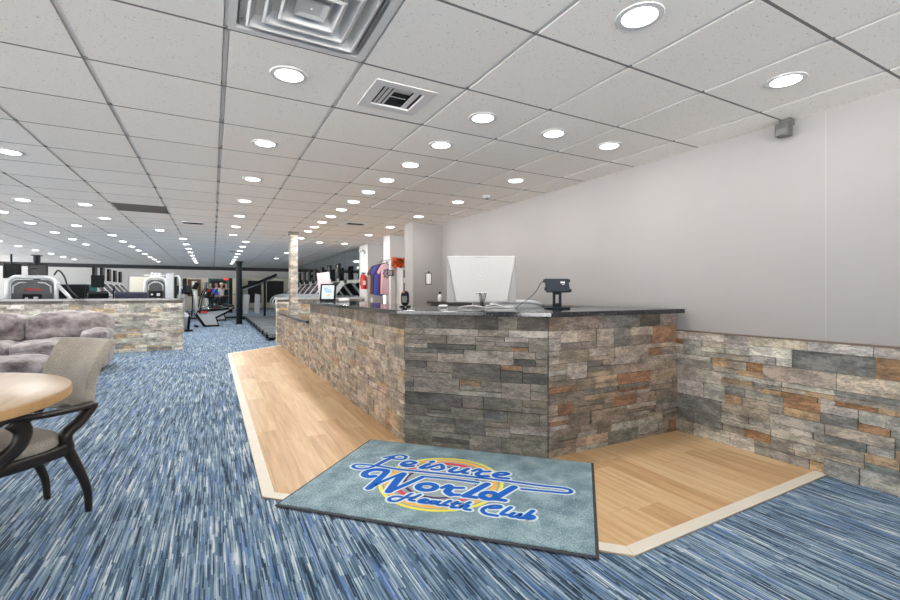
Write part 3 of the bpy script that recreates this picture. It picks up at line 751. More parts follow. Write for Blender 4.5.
b.tube([(-.022, -.001, .302), (-.030, -.001, .272)], .0016, 6); b.tube([(-.027, -.001, .285), (-.018, -.001, .288), (-.020, -.001, .272)], .0016, 6)
b.tube([(-.006, -.001, .288), (-.014, -.001, .258)], .0016, 6); b.tube([(-.006, -.001, .288), (.004, -.001, .288), (.001, -.001, .274), (-.009, -.001, .273)], .0016, 6)
b.build('round_logo', mat('logo_engraving', (.42, .42, .42), .3, var=.05), pc)
MB().box((-.065, -.003, .118), (.055, .002, .136)).build('port_strip', mat('port_grey', (.5, .5, .5), .4, var=.05), pc)
b = MB(); [b.box((-.055+k*.018, -.006, .120), (-.045+k*.018, .0, .130)) for k in (0, 1, 2, 4, 5)]; b.build('ports', 'black', pc)
b = MB()
for k, (x0, x1) in enumerate(((-.02, -.012), (.0, .004), (.02, .008), (.035, .018), (-.01, .0))):
    b.tube(smoothpts([(x0, -.006, .125), (x0, -.03, .115), ((x0+x1)/2, -.036, .08), (x1, -.03, .04), (x1, -.02, .012)]), .0028, 6)
b.build('cables', 'cableb', pc, smooth=True)
b = MB(); b.prism([(-.07, .05), (.07, .05), (.085, .0), (-.085, .0)], .05, .17, 'y'); b.box((-.13, -.02, 0), (.13, .17, .008), bev=.003); b.build('stand', 'pcs', pc)
b = MB()
for sd, pts in enumerate([[(0, -.05, .01), (-.08, -.06, .02), (-.15, -.04, .012), (-.2, -.07, .004)], [(.02, -.05, .012), (.1, -.05, .03), (.15, -.07, .02), (.21, -.06, .004)], [(-.21, -.09, .004), (-.1, -.09, .02), (.02, -.1, .006), (.14, -.09, .006), (.24, -.10, .004)]]):
    b.tube(smoothpts(pts), .004, 6)
tag(b.build('white_cables', 'cablew', loc=(2.07, 3.27, TOPZ+.001), rot=(0, 0, face), smooth=True), 'tangle of white cables lying on the counter below the computer', 'cable')
b = MB(); b.box((.0, 0, 0), (.075, .04, .018), bev=.004); tag(b.build('cable_adapter', 'wplastic', loc=(2.2, 3.09, TOPZ), rot=(0, 0, face+.2)), 'small white adapter block lying right of the cable tangle', 'adapter')
m_ = thing('computer_mouse', 'white rounded computer mouse on the counter left of the computer', 'mouse', (1.78, 3.44, TOPZ), face+.5)
MB().cushion((-.042, -.026, 0), (.042, .026, .027), 1.2, 0, 1, 0, 6).build('shell', 'wplastic', m_, smooth=True)
MB().box((-.015, -.002, .022), (.02, .002, .0275)).build('scroll_wheel', 'lgrey', m_)
# tablet kiosk
k_ = thing('tablet_stand', 'dark blue card-payment tablet on a slotted black stand, right part of the counter', 'tablet', (2.50, 2.79, TOPZ), face)
MB().lathe([(0, .0), (.105, .0), (.108, .006), (.10, .014), (.05, .018), (0, .018)], n=40).build('base_plate', 'blackm', k_, smooth='auto')
b = MB(); b.box((-.036, -.006, .016), (-.014, .008, .15), bev=.002); b.box((.014, -.006, .016), (.036, .008, .15), bev=.002); b.box((-.036, -.006, .016), (.036, .008, .045), bev=.002); b.box((-.036, -.006, .115), (.036, .008, .15), bev=.002); b.build('stand', 'blackm', k_)
tl = Matrix.Translation((0, -.005, .19)) @ Matrix.Rotation(R(-32), 4, 'X')
MB().box((-.098, -.008, -.065), (.098, .008, .065), tl, bev=.006).build('tablet_shell', 'tabletb', k_)
MB().box((-.09, .0082, -.058), (.09, .0095, .058), tl).build('screen', 'screen', k_)
b = MB(); b.box((.028, -.0095, .018), (.064, -.008, .032), tl); b.box((.04, -.0095, .004), (.058, -.008, .008), tl); b.build('white_print', 'paper', k_)
for x, z in ((-.102, .045), (-.1, -.035), (.101, .045), (.101, -.05)): MB().box((x-.008, -.012, z-.01), (x+.008, .01, z+.01), tl, bev=.002).build('corner_clip', 'black', k_)
b = MB(); b.tube(smoothpts([(-.10, -.005, .225), (-.135, .0, .21), (-.17, .02, .14), (-.24, .05, .07), (-.30, .06, .03), (-.33, .05, .004)], 6), .0028, 8); b.build('cable', 'cableb', k_, smooth=True)
# oval device, sign tablet, little white device
o_ = thing('desk_device', 'small black oval desk unit on splayed feet with red marks on top', 'device', (1.56, 3.78, TOPZ), face)
MB().cushion((-.038, -.03, .012), (.038, .03, .148), .9, 0, 2, 0, 8).build('body', 'black', o_, smooth=True)
b = MB(); b.box((-.05, -.028, 0), (-.012, .028, .012), bev=.004); b.box((.012, -.028, 0), (.05, .028, .012), bev=.004); b.box((-.015, -.02, .008), (.015, .02, .02)); b.build('foot', 'black', o_)
b = MB(); b.ball((-.012, -.020, .134), (.012, .008, .010)); b.ball((.024, -.014, .126), (.005, .008, .007)); b.build('red_mark', 'markred', o_, smooth=True)
MB().box((-.026, -.0325, .04), (.02, -.030, .10), bev=.0006).build('glint_patch', mat('glint_grey', (.03, .033, .033), .35, var=.5, scale=90), o_)  # grey patch painting the glints on the black body
s_ = thing('sign_tablet', 'upright black-framed tablet sign at the far end of the counter', 'tablet', (1.58, 6.95, TOPZ), face)
tl = Matrix.Translation((0, 0, .135)) @ Matrix.Rotation(R(-14), 4, 'X') @ Matrix.Shear('XZ', 4, (0.0, 0.0))
MB().box((-.122, -.01, -.137), (.122, .01, .137), tl, bev=.006).build('frame', 'black', s_)
MB().box((-.094, -.0115, -.105), (.094, -.0098, .112), tl).build('screen', 'lit', s_)
b = MB(); b.box((-.06, -.0125, .03), (.05, -.0114, .045), tl); b.box((-.04, -.0125, .0), (.06, -.0114, .014), tl); b.box((-.065, -.0125, .06), (.0, -.0114, .075), tl); b.build('blue_text', 'litblue', s_)
MB().ball((.012, -.0115, -.045), (.03, .001, .014), mtx=tl).build('orange_picture', 'litorange', s_)
MB().box((-.05, .04, .0), (.05, .09, .008)).build('easel_foot', 'black', s_)
MB().prism([(.01, .13), (.075, .0), (.09, .0), (.02, .15)], -.02, .02, 'x').build('easel_leg', 'black', s_)
w_ = MB(); w_.cushion((-.075, -.05, 0), (.075, .05, .05), .5, 0, 3, .003, 6)
tag(w_.build('cordless_phone', 'wplastic', loc=(1.67, 6.35, TOPZ), rot=(0, 0, face+.3), smooth=True), 'small white handset-like object lying right of the tablet sign', 'phone')
# pale sheet stood on the right half wall
p_ = thing('pale_sign_board', 'tall pale pinkish blank board leaning behind the tablet sign', 'board', (2.34, 10.56, 1.04), R(-20))
MB().box((-.14, -.006, 0), (.15, .006, .60), Matrix.Rotation(R(-7), 4, 'Y') @ Matrix.Rotation(R(-8), 4, 'X')).build('board', 'pinksheet', p_)
MB().box((-.15, -.03, 0), (.16, .03, .02), bev=.004).build('foot', 'lgrey', p_)
# clipboard on the pilaster
c_ = thing('clipboard', 'small dark-framed clipboard with white sheet hanging on the grey pilaster', 'clipboard', (3.17, 6.66, 1.39))
MB().box((-.058, -.008, -.105), (.058, 0, .095), bev=.003).build('board', mat('board_grey', (.12, .11, .10), .5, var=.1), c_)
MB().box((-.043, -.0105, -.088), (.040, -.008, .078)).build('sheet', 'paper', c_)
MB().box((-.012, -.014, .085), (.012, -.004, .12), bev=.003).build('clip', 'blackm', c_)
# back cabinet along the wall, bottle, chair
bc = thing('back_cabinet', 'low dark brown cabinet along the wall behind the reception counter', 'cabinet', (3.24, 4.7, 0))
MB().box((-.17, -1.75, .98), (.175, 1.82, 1.015), bev=.004).build('worktop', 'espresso', bc)
MB().box((-.14, -1.72, .06), (.17, 1.70, .98)).build('body', 'espresso', bc)
for k in range(4):
    dd = MB().box((-.155, -1.70+k*.86, .08), (-.14, -.86+k*.86, .96), bev=.003).build('door', 'espresso', bc)
    MB().cyl((-.17, -1.62+k*.86, .55), .006, .12, n=10).build('handle', 'chrome', dd)
bo = thing('sanitizer_bottle', 'small white bottle with black pump cap on the back cabinet', 'bottle', (3.15, 6.2, 1.016))
MB().lathe([(0, 0), (.032, 0), (.034, .01), (.034, .08), (.02, .105), (.014, .11), (0, .11)], n=20).build('bottle_body', 'wplastic', bo, smooth='auto')
MB().lathe([(.013, .108), (.013, .13), (.018, .132), (.018, .15), (0, .152)], n=16).build('cap', 'black', bo, smooth='auto')
oc = thing('office_chair', 'office chair with curved light grey backrest behind the counter', 'chair', (2.68, 3.62, -.0), face)
def back(u, v):
    x = (u-.5)*.50; return Vector((x, -.22+.10*(1-(2*u-1)**2)*-1+.06, .60+v*.455-.035*abs(2*u-1)**3*(1 if v > .5 else 0)))
MB().grid(back, 12, 6, lambda u, v: back(u, v)+Vector((0, .03, 0))).build('backrest', 'lgrey', oc, smooth='auto')
b = MB(); b.tube([back(k/12, 1)+Vector((0, .015, .008)) for k in range(13)], .022, 8); b.build('back_rim', 'lgrey', oc, smooth=True)
MB().cushion((-.25, -.22, .45), (.25, .26, .53), .5, .01, 4, .002, 8).build('seat', 'black', oc, smooth=True)
MB().cyl((0, 0, .27), .03, .36).build('gas_lift', 'chrome', oc, smooth='auto')
for k in range(5):
    a = 2*PI*k/5; L_ = MB().tube([(0, 0, .10), (.28*math.cos(a), .28*math.sin(a), .07)], [.03, .018], 8).build('base_arm', 'black', oc, smooth=True)
    MB().cyl((.28*math.cos(a), .28*math.sin(a), .03), .03, .03, 'x', 14).build('caster', 'black', L_)
MB().box((-.03, -.26, .46), (.03, -.20, .66), bev=.004).build('back_bracket', 'black', oc)

# ---------------------------------------------------------------- retail corner by the pilaster
MB_ = MB().box((3.14, 8.41, 1.83), (3.49, 8.78, CZ)); struct(MB_.build('wall_column_box', 'white'))
struct(MB().box((3.17, 8.43, 0), (3.27, 8.53, 1.83)).build('wall_post', 'white'))
ca = thing('display_cabinet', 'tall white open display cabinet with dark bags beside the clothes rail', 'cabinet', (3.4, 8.25, 0))
MB().box((-.11, -.14, 0), (-.085, .13, 1.62)).build('side_panel', 'white', ca); MB().box((.085, -.14, 0), (.098, .13, 1.62)).build('side_panel', 'white', ca)
MB().box((-.085, .11, 0), (.085, .13, 1.62)).build('back_panel', 'dark', ca); MB().box((-.11, -.14, 1.62), (.098, .13, 1.65)).build('top', 'white', ca)
for z in (.3, .66, 1.02): MB().box((-.085, -.14, z), (.085, .11, z+.03)).build('shelf', 'white', ca)
def bag(z, h, m, lb, sd):
    t = thing('gym_bag', lb, 'bag', (3.40, 8.24, z))
    MB().cushion((-.075, -.10, 0), (.075, .08, h), .5, .0, sd, .004, 6).build('body', m, t, smooth=True)
    b = MB(); b.tube(smoothpts([(-.03, -.10, h*.6), (-.02, -.12, h*.95), (.02, -.12, h*.95), (.03, -.10, h*.6)]), .006, 6); b.build('handle', 'lgrey', t, smooth=True)
bag(1.05, .30, 'black', 'black bag with white top on the upper cabinet shelf', 1); bag(.69, .26, 'black', 'dark bag on the second cabinet shelf, below the white-topped one', 2)
w_ = MB(); w_.cushion((-.045, -.06, 0), (.045, .05, .10), .8, 0, 5, .002, 6); tag(w_.build('baseball_hat', 'whitec', loc=(3.38, 8.2, 1.352), smooth=True), 'white hat resting on the black bag in the display cabinet', 'hat')
fl = thing('flower_arrangement', 'bright orange artificial autumn flowers on top of the display cabinet', 'flowers', (3.36, 8.22, 1.65))
rnd = random.Random(3); b = MB(); b2 = MB()
for k in range(190):
    p = Vector((rnd.uniform(-.21, .11), rnd.uniform(-.10, .10), rnd.uniform(.03, .21)-.03)); bb = b if k % 3 else b2
    mm = Matrix.Translation(p) @ Matrix.Rotation(rnd.uniform(0, 6), 4, 'Z') @ Matrix.Rotation(rnd.uniform(-1, 1), 4, 'X')
    for q in range(5):
        m2 = mm @ Matrix.Rotation(2*PI*q/5, 4, 'Z'); v = [bb.bm.verts.new(m2 @ Vector(c)) for c in ((0, 0, 0), (.022, .017, .008), (.050, 0, .014), (.022, -.017, .008))]; bb.bm.faces.new(v)
b.build('blossoms', 'flower', fl); b2.build('leaves', 'leafg', fl)
MB().tube(smoothpts([(-.17, 0, .03), (-.05, .02, .05), (.1, 0, .03)]), .012, 8).build('stem_garland', 'leafg', fl, smooth=True)
ck = thing('wall_clock_box', 'small black box-shaped device on the white post beside the pink shirt', 'device', (3.16, 8.40, 1.55), R(-20))
MB().box((-.075, -.03, -.06), (.05, .01, .06), bev=.008).build('housing', 'black', ck); MB().box((-.06, -.033, -.045), (.03, -.029, .045)).build('face_plate', mat('grey_face', (.12, .13, .14), .2, var=.1), ck)
# clothes rail with shirts
cr = thing('clothes_rail', 'wall-mounted chrome clothes rail carrying the club shirts', 'clothes rail', (3.34, 9.3, 1.86), R(-5))
MB().cyl((0, 0, 0), .009, 1.5, 'y', 12).build('rail', 'chrome', cr, smooth='auto')
for y in (-.6, .6): MB().cyl((.18, y, 0), .007, .36, 'x', 10).build('wall_arm', 'chrome', cr, smooth='auto')
def shirt(y, m, lb, w=.2, L=.70, x=3.26, rz=-4, design=False):
    t = thing('hanging_shirt', lb, 'shirt', (x, y, 1.86), R(rz), 'shirts on the clothes rail')
    prof = [(-.06, -.075), (-w*.72, -.105), (-w*1.22, -.27), (-w*1.02, -.32), (-w*.78, -.24), (-w*.80, -L*.6), (-w*.84, -L-.04), (0, -L-.055), (w*.84, -L-.04), (w*.80, -L*.6), (w*.78, -.24), (w*1.02, -.32), (w*1.22, -.27), (w*.72, -.105), (.06, -.075), (0, -.115)]
    b = MB(); b.prism(prof, -.02, .02, 'y'); b.build('shirt_body', m, t, bev=.012)
    b = MB(); b.tube([(-w*.7, 0, -.10), (0, 0, -.05), (w*.7, 0, -.10)], .005, 6); b.tube(smoothpts([(0, 0, -.05), (0, 0, -.01), (.012, 0, .008), (0, 0, .014), (-.012, 0, .008)]), .002, 6); b.build('hanger', 'black', t)
    if design:
        b = MB()
        for q in range(8):
            a = 2*PI*q/8; b.box((-.02, -.0225, -.028), (.02, -.019, .028), Matrix.Translation((-.03+.07*math.cos(a), 0, -.30+.08*math.sin(a))) @ Matrix.Rotation(a, 4, 'Y'), bev=.001)
        b.box((-.06, -.0225, -.32), (.0, -.019, -.28)); b.build('printed_emblem', mat('print_dark', (.16, .12, .15), .8, var=.1), t)
shirt(8.93, 'pinkc', 'pale pink shirt with round dark print, frontmost on the clothes rail', design=True, x=3.30)
shirt(9.20, 'maroonc', 'dark purple shirt hanging right behind the pink one', x=3.325)
shirt(9.45, 'bluec', 'bright blue shirt hanging in the middle of the clothes rail', x=3.335, L=.72)
shirt(9.70, 'maroonc', 'dark maroon shirt behind the blue one on the rail', x=3.37)
shirt(9.92, 'brownc', 'brown shirt hanging last on the clothes rail, nearest the fire extinguisher', x=3.39)
struct(MB().box((3.22, 9.75, 0), (3.34, 9.87, 1.04)).build('wall_low_post', 'white'))
fe = thing('fire_extinguisher', 'red fire extinguisher mounted on the white wall left of the shirts', 'fire extinguisher', (XG-.075, 10.27, 1.24))
MB().lathe([(0, 0), (.065, 0), (.07, .02), (.07, .27), (.05, .33), (.02, .35), (0, .35)], n=24).build('cylinder', 'exting', fe, smooth='auto')
b = MB(); b.box((-.05, -.012, .36), (.05, .012, .375)); b.box((-.05, -.012, .385), (.03, .012, .397)); b.cyl((0, 0, .36), .015, .03, n=12); b.build('valve_handle', 'black', fe)
MB().tube(smoothpts([(.02, 0, .36), (-.06, -.03, .34), (-.085, -.02, .22), (-.075, 0, .08)]), .008, 8).build('hose', 'black', fe, smooth=True)
MB().box((-.03, -.072, .1), (.03, -.062, .2)).build('label_plate', 'paper', fe)
MB().box((.0, -.03, .15), (.075, .03, .18)).build('wall_bracket', 'black', fe)
tag(MB().box((XG-.012, 10.50, 1.90), (XG, 10.66, 2.12), bev=.004).build('wall_panel_box', 'wplastic'), 'narrow white rectangular panel high on the gym side wall', 'panel')

# ---------------------------------------------------------------- lounge furniture
tb = thing('round_table', 'round blond wood table at the left edge of the photo', 'table', (-1.235, 2.44, 0))
MB().lathe([(0, .745), (.68, .745), (.685, .742), (.685, .738), (0, .738)], n=96).build('tabletop', 'table', tb, smooth='auto')
MB().lathe([(0, .738), (.686, .738), (.688, .734), (.688, .706), (.684, .702), (0, .702)], n=96).build('edge_band', 'edge', tb, smooth='auto')
MB().lathe([(0, .702), (.16, .702), (.15, .68), (.06, .66), (.05, .45), (.075, .3), (.06, .14), (.09, .10), (0, .10)], n=32).build('pedestal', 'espresso', tb, smooth='auto')
for k in range(4):
    a = PI/4+k*PI/2; c_, s_2 = math.cos(a), math.sin(a)
    MB().tube(smoothpts([(c_*.04, s_2*.04, .16), (c_*.2, s_2*.2, .10), (c_*.36, s_2*.36, .03)]), [.05]*4+[.045]*4+[.03], 8, flat=(.6, 1)).build('foot', 'espresso', tb, smooth=True)

ch = thing('dining_armchair', 'dark wood armchair with beige woven seat and curled back at the round table', 'chair', (-.945, 2.89, 0), R(130))
W2 = .205
def leg(name, pts, rr, flat=(.75, 1)): return MB().tube(smoothpts(pts, 5), rr, 10, flat=flat).build(name, 'espresso', ch, smooth=True)
for s in (-1, 1):
    N = 5*3+1
    leg('rear_leg', [(s*.185, -.325, 0), (s*.19, -.315, .12), (s*.195, -.265, .26), (s*.195, -.205, .40)], [.019+.017*i/(N-1) for i in range(N)])
    leg('front_leg', [(s*.225, .265, 0), (s*.228, .255, .16), (s*.23, .245, .36)], [.017+.013*i/10 for i in range(11)])
    leg('back_post', [(s*.20, -.225, .37), (s*.205, -.215, .44), (s*.205, -.275, .49), (s*.20, -.335, .56)], .034)
    o = leg('arm', [(s*.205, -.335, .565), (s*.25, -.20, .568), (s*.27, -.08, .574), (s*.265, .03, .585), (s*.255, .07, .568)], .026, (1.15, .62))
    leg('arm_support', [(s*.258, .02, .572), (s*.256, -.02, .52), (s*.250, .0, .45), (s*.245, .08, .38), (s*.240, .12, .34)], [.034]*21, (.6, 1.1))
def arcx(y0, bow, z, n=10): return [((u-.5)*2*.225, y0+bow*(1-(2*u-1)**2), z) for u in [k/n for k in range(n+1)]]
b = MB()
for s in (-1, 1): b.tube(smoothpts([(s*.205, -.235, .365), (s*.235, -.05, .358), (s*.24, .12, .358), (s*.225, .25, .358)], 4), .031, 10, flat=(.5, 1))
b.tube(arcx(.25, .03, .358), .031, 10, flat=(.5, 1)); b.tube([(-.2, -.235, .37), (.2, -.235, .37)], .031, 10, flat=(.5, 1)); b.build('seat_rail', 'espresso', ch, smooth=True)
MB().cushion((-.235, -.225, .365), (.235, .27, .455), .55, .012, 7, .002, 12).build('seat', 'beige', ch, smooth=True)
MB().tube([(-.20, -.33, .53), (.20, -.33, .53)], .022, 8, flat=(.6, 1)).build('back_rail', 'espresso', ch, smooth=True)
def bk(u, v):                                   # upholstered back, curling backwards at its top
    t = v; z = .515+.40*t; y = -.325-.045*t-.12*max(0, t-.40)**1.6*1.5
    if t > .9: z = .515+.40*.9+.40*(t-.9)*.5
    hw = .20+.012*t
    return Vector(((u-.5)*2*hw, y+.035*(abs(2*u-1)**2)-.02, z))
MB().grid(lambda u, v: bk(u, v)+Vector((0, .026, 0)), 14, 16, lambda u, v: bk(u, v)+Vector((0, -.026, -.008))).build('backrest', 'beige', ch, smooth='auto', bev=.008)

so = thing('reclining_sofa', 'mauve-grey microfibre reclining sofa against the left stone half wall', 'sofa', (-2.41, 8.45, 0))
sx = .92
MB().box((-sx+.1, -.55, .06), (sx-.1, .55, .30), bev=.02).build('base', 'suede', so)
for k, (a, c) in enumerate(((-.90, -.01), (.01, .90))):
    MB().cushion((a, -.62, .24), (c, .25, .47), .35, .025, k*3, .014, 20).build('seat_cushion', 'suede', so, smooth=True)
    MB().cushion((a-.06 if k == 0 else a, .05, .42), (c if k == 0 else c+.10, .50, .84), .32, .035, k*5+1, .022, 22).build('back_cushion', 'suede', so, smooth=True)
    MB().cushion((a+.02, -.66, .10), (c-.02, -.52, .36), .4, .01, k*3, .008, 10).build('footrest_panel', 'suede', so, smooth=True)
for s in (-1, 1):
    MB().cushion((s*sx-.13, -.60, .05), (s*sx+.10, .45, .54), .35, .01, 9+s, .010, 14).build('arm', 'suede', so, smooth=True)
    MB().cushion((s*sx-.16, -.60, .46), (s*sx+.13, .28, .61), .6, .02, 19+s, .014, 14).build('arm_pad', 'suede', so, smooth=True)
for x in (-.75, .75):
    for y in (-.45, .45): MB().cyl((x, y, .03), .03, .06, n=12).build('foot', 'black', so)
ot = thing('ottoman', 'low mauve-grey upholstered ottoman in front of the sofa, by the chair', 'ottoman', (-2.14, 6.75, 0), R(6))
MB().cushion((-.45, -.35, .20), (.45, .35, .42), .4, .015, 44, .012, 14).build('cushion', 'suede', ot, smooth=True)
MB().box((-.40, -.30, .05), (.40, .30, .26), bev=.02).build('base', 'suede', ot)
for x in (-.34, .34):
    for y in (-.24, .24): MB().cyl((x, y, .025), .025, .05, n=12).build('foot', 'black', ot)

# ---------------------------------------------------------------- gym poles
def pole(x, y, lb, w=.10):
    t = thing('support_pole', lb, 'pole', (x, y, 0))
    MB().cyl((0, 0, (CZ-.01)/2), w, CZ-.03, n=20).build('shaft', 'blackm', t, smooth='auto')
    MB().box((-w*1.35, -w*1.35, 0), (w*1.35, w*1.35, .012)).build('base_plate', 'blackm', t)
    MB().box((-w*1.35, -w*1.35, CZ-.03), (w*1.35, w*1.35, CZ-.01)).build('top_plate', 'blackm', t)
pole(.86, 18.05, 'black steel pole standing in the carpeted aisle left of the treadmills')
pole(.90, 28.6, 'dark steel pole in the room beyond, just left of the nearer pole', .11)
pole(-4.77, 18.0, 'black pole at the left behind the grey strength machine', .085)
def hung_tv(x, y, z, lb, rz=0, w=.42, h=.42):
    t = thing('pole_television', lb, 'television', (x, y, z), rz)
    MB().box((-w/2, -.05, -h/2), (w/2, .0, h/2), bev=.015).build('casing', 'black', t)
    MB().box((-w/2+.03, -.053, -h/2+.03), (w/2-.03, -.05, h/2-.03)).build('screen', 'screen', t)
    MB().box((-.04, 0, -.05), (.04, .12, .05)).build('mount', 'blackm', t)
    MB().box((-.02, .02, .05), (.02, .06, CZ-z-.008)).build('ceiling_rod', 'blackm', t)
hung_tv(-4.68, 17.80, 1.80, 'black television hung on the front of the left black pole', 0, .46, .46)
hung_tv(-5.28, 17.8, 1.80, 'narrow black television hung from the ceiling left of the black pole', R(38), .42, .44)

# ---------------------------------------------------------------- treadmills
def treadmill(label, loc, rz, group, tvm='black'):
    t = thing('treadmill', label, 'treadmill', loc, rz, group)
    MB().box((-.27, .04, .13), (.27, 1.55, .172), bev=.004).build('running_belt', 'beltm', t)
    for s in (-1, 1): MB().box((s*.30-.04, .0, .07), (s*.30+.04, 1.6, .17), bev=.012).build('side_rail', mat('grey_rail', (.22, .23, .24), .5, var=.1), t)
    MB().box((-.34, -.04, .06), (.34, .04, .155), bev=.015).build('rear_cap', 'black', t)
    b = MB(); [b.box((x-.04, y-.05, 0), (x+.04, y+.05, .08)) for x in (-.28, .28) for y in (.08, 1.7)]; b.box((-.30, .05, .04), (.30, 1.6, .09)); b.build('under_frame', 'black', t)
    MB().cushion((-.38, 1.5, .04), (.38, 2.05, .34), .35, 0, 1, 0, 6).build('motor_hood', 'lgrey', t, smooth=True)
    for s in (-1, 1):
        MB().tube(smoothpts([(s*.37, 1.75, .15), (s*.38, 1.66, .6), (s*.37, 1.58, 1.08)]), .04, 8, flat=(.6, 1.3)).build('upright', 'silver', t, smooth=True)
        MB().tube(smoothpts([(s*.385, 1.62, .42), (s*.40, 1.15, .50), (s*.40, .95, .74), (s*.39, 1.08, .98), (s*.38, 1.38, 1.08), (s*.36, 1.60, 1.10)], 5), .026, 8).build('handrail', 'lgrey', t, smooth=True)
    c = MB().box((-.40, -.05, -.19), (.40, .05, .22), Matrix.Translation((0, 1.66, 1.24)) @ Matrix.Rotation(R(-38), 4, 'X'), bev=.03).build('console', 'black', t)
    for s in (-1, 1): MB().box((s*.40-.018, -.06, -.22), (s*.40+.018, .06, .24), Matrix.Translation((0, 1.66, 1.24)) @ Matrix.Rotation(R(-38), 4, 'X'), bev=.008).build('trim_strip', 'silver', c)
    MB().box((-.20, -.056, -.10), (.20, -.05, .12), Matrix.Translation((0, 1.66, 1.24)) @ Matrix.Rotation(R(-38), 4, 'X')).build('display', mat('console_display', (.10, .04, .06), .25, var=.5, scale=30), c)
    MB().box((-.25, 1.40, 1.03), (.25, 1.48, 1.07), bev=.015).build('hand_grip', 'black', t)
    tv = MB().box((-.20, 1.74, 1.53), (.20, 1.80, 1.93), bev=.02).build('television', tvm, t)
    MB().box((-.17, 1.735, 1.56), (.17, 1.741, 1.90)).build('screen', 'screen', tv); MB().box((-.02, 1.76, 1.36), (.02, 1.79, 1.55)).build('bracket', 'silver', tv)
    return t
ord_ = ['nearest', 'second', 'third', 'fourth', 'fifth', 'sixth', 'seventh', 'eighth', 'ninth', 'tenth']
for k in range(9):
    lb = 'treadmill facing the mirror wall, %s of the row right of the black pole' % ord_[k]
    if k == 0: T0 = treadmill(lb, (1.16, 11.75, 0), R(-90), 'treadmills facing the mirror wall')
    else: dup(T0, (1.16+.008*k, 11.75+k*1.02, 0), R(-90), lb)
for k in range(5): dup(T0, (-1.25, 16.2+k*1.0, 0), R(90), 'treadmill behind the left half wall, %s of the five with black televisions' % ord_[k], 'treadmills behind the left half wall')

# ---------------------------------------------------------------- other machines
def tower(label, loc, rz, w=.78, h=1.5, text=False, top=False):
    """strength machine: arched tube frame around a dark shroud, seat in front"""
    t = thing('strength_machine', label, 'exercise machine', loc, rz)
    b = MB(); hw = w/2; r = .17
    pts = [(-hw, 0, 0), (-hw, 0, h-r)] + [(-hw+r+r*math.cos(a), 0, h-r+r*math.sin(a)) for a in [PI-PI/2*k/6 for k in range(1, 7)]] + [(hw-r+r*math.cos(a), 0, h-r+r*math.sin(a)) for a in [PI/2-PI/2*k/6 for k in range(0, 7)]] + [(hw, 0, 0)]
    b.tube(pts, .045, 10); b.build('arched_frame', 'silver', t, smooth=True)
    q = hw-.055; a_ = [(-q, .04), (q, .04)] + [(q-.12+.12*math.cos(x), h-.18+.12*math.sin(x)) for x in [PI/2*k/5 for k in range(6)]] + [(-q+.12+.12*math.cos(x), h-.18+.12*math.sin(x)) for x in [PI/2+PI/2*k/5 for k in range(6)]]
    MB().prism(a_, .0, .16, 'y').build('shroud', mat('dark_grey_shroud', (.035, .04, .045), .4, var=.1), t)
    b = MB(); b.tube([(-q+.03, -.01, h-.36), (-q+.04, -.01, h-.20), (-q+.13, -.01, h-.13), (-q+.25, -.01, h-.12)], .016, 6); b.tube([(q-.03, -.01, h-.36), (q-.04, -.01, h-.20), (q-.13, -.01, h-.13), (q-.25, -.01, h-.12)], .016, 6); b.build('shroud_trim', 'lgrey', t, smooth=True)
    b = MB(); b.box((-.16, -.008, h-.56), (.16, .0, h-.38), bev=.002); b.build('instruction_plate', 'black', t)
    b = MB(); b.box((.02, -.012, h-.52), (.10, -.008, h-.44)); b.box((-.12, -.012, h-.50), (-.07, -.008, h-.45)); b.build('diagram', 'silver', t)
    b = MB(); b.box((-hw, -.02, 0), (hw, .2, .06)); b.box((-.05, -.9, 0), (.05, 0, .07)); b.build('base_frame', 'silver', t)
    MB().cushion((-.18, -.75, .42), (.18, -.35, .50), .4, 0, 1, 0, 5).build('seat', 'navy', t, smooth=True)
    MB().box((-.04, -.58, .07), (.04, -.50, .43)).build('seat_post', 'silver', t)
    if text:
        # red word across the shroud, drawn letter by letter
        Lt = {'P': [[(0, 0), (0, 2), (1, 2), (1, 1), (0, 1)]], 'R': [[(0, 0), (0, 2), (1, 2), (1, 1), (0, 1)], [(.3, 1), (1, 0)]], 'E': [[(1, 0), (0, 0), (0, 2), (1, 2)], [(0, 1), (.8, 1)]], 'C': [[(1, 0), (0, 0), (0, 2), (1, 2)]], 'O': [[(0, 0), (0, 2), (1, 2), (1, 0), (0, 0)]]}
        b = MB()
        for k, c in enumerate('PRECOR'):
            for st_ in Lt[c]: b.tube([(-.135+k*.048+x*.032, -.006, h-.30+z*.02) for x, z in st_], .0055, 6)
        b.build('red_lettering', mat('red_letters', (.75, .06, .05), .5, var=.05), t)
    if top:
        b = MB(); b.box((-.12, -.06, h), (.12, .06, h+.05)); b.box((-.28, -.04, h+.05), (.25, .05, h+.08)); [b.ball((-.08+k*.08, -.02, h+.10), .045, 8) for k in range(3)]; b.build('top_pulleys', 'wplastic', t, smooth='auto')
    return t
t = tower('grey arched strength machine with red lettering behind the left half wall', (-3.52, 13.0, 0), R(3), .80, 1.50, text=True)
for pts, nm in (([(-.02, .05, 1.48), (-.06, .0, 1.66), (.06, .0, 1.68), (.10, .05, 1.50)], 'cable'), ([(.36, .02, 1.55), (.44, 0, 1.66), (.54, 0, 1.52), (.62, 0, 1.25), (.78, -.05, 1.05)], 'cable')):
    MB().tube(smoothpts(pts, 6), .018, 8).build(nm, 'cableb', t, smooth=True)
MB().tube([(.40, 0, 1.36), (.62, -.05, 1.08), (.80, -.08, .7)], .04, 8).build('side_strut', 'silver', t, smooth=True)
tower('arched grey machine with white pulleys on top beside the white mast', (-1.42, 15.0, 0), R(-4), .52, 1.58, top=True)
wm = thing('cable_mast', 'tall pale grey upright of a cable machine standing right of the arched machine', 'exercise machine', (-1.05, 14.6, 0))
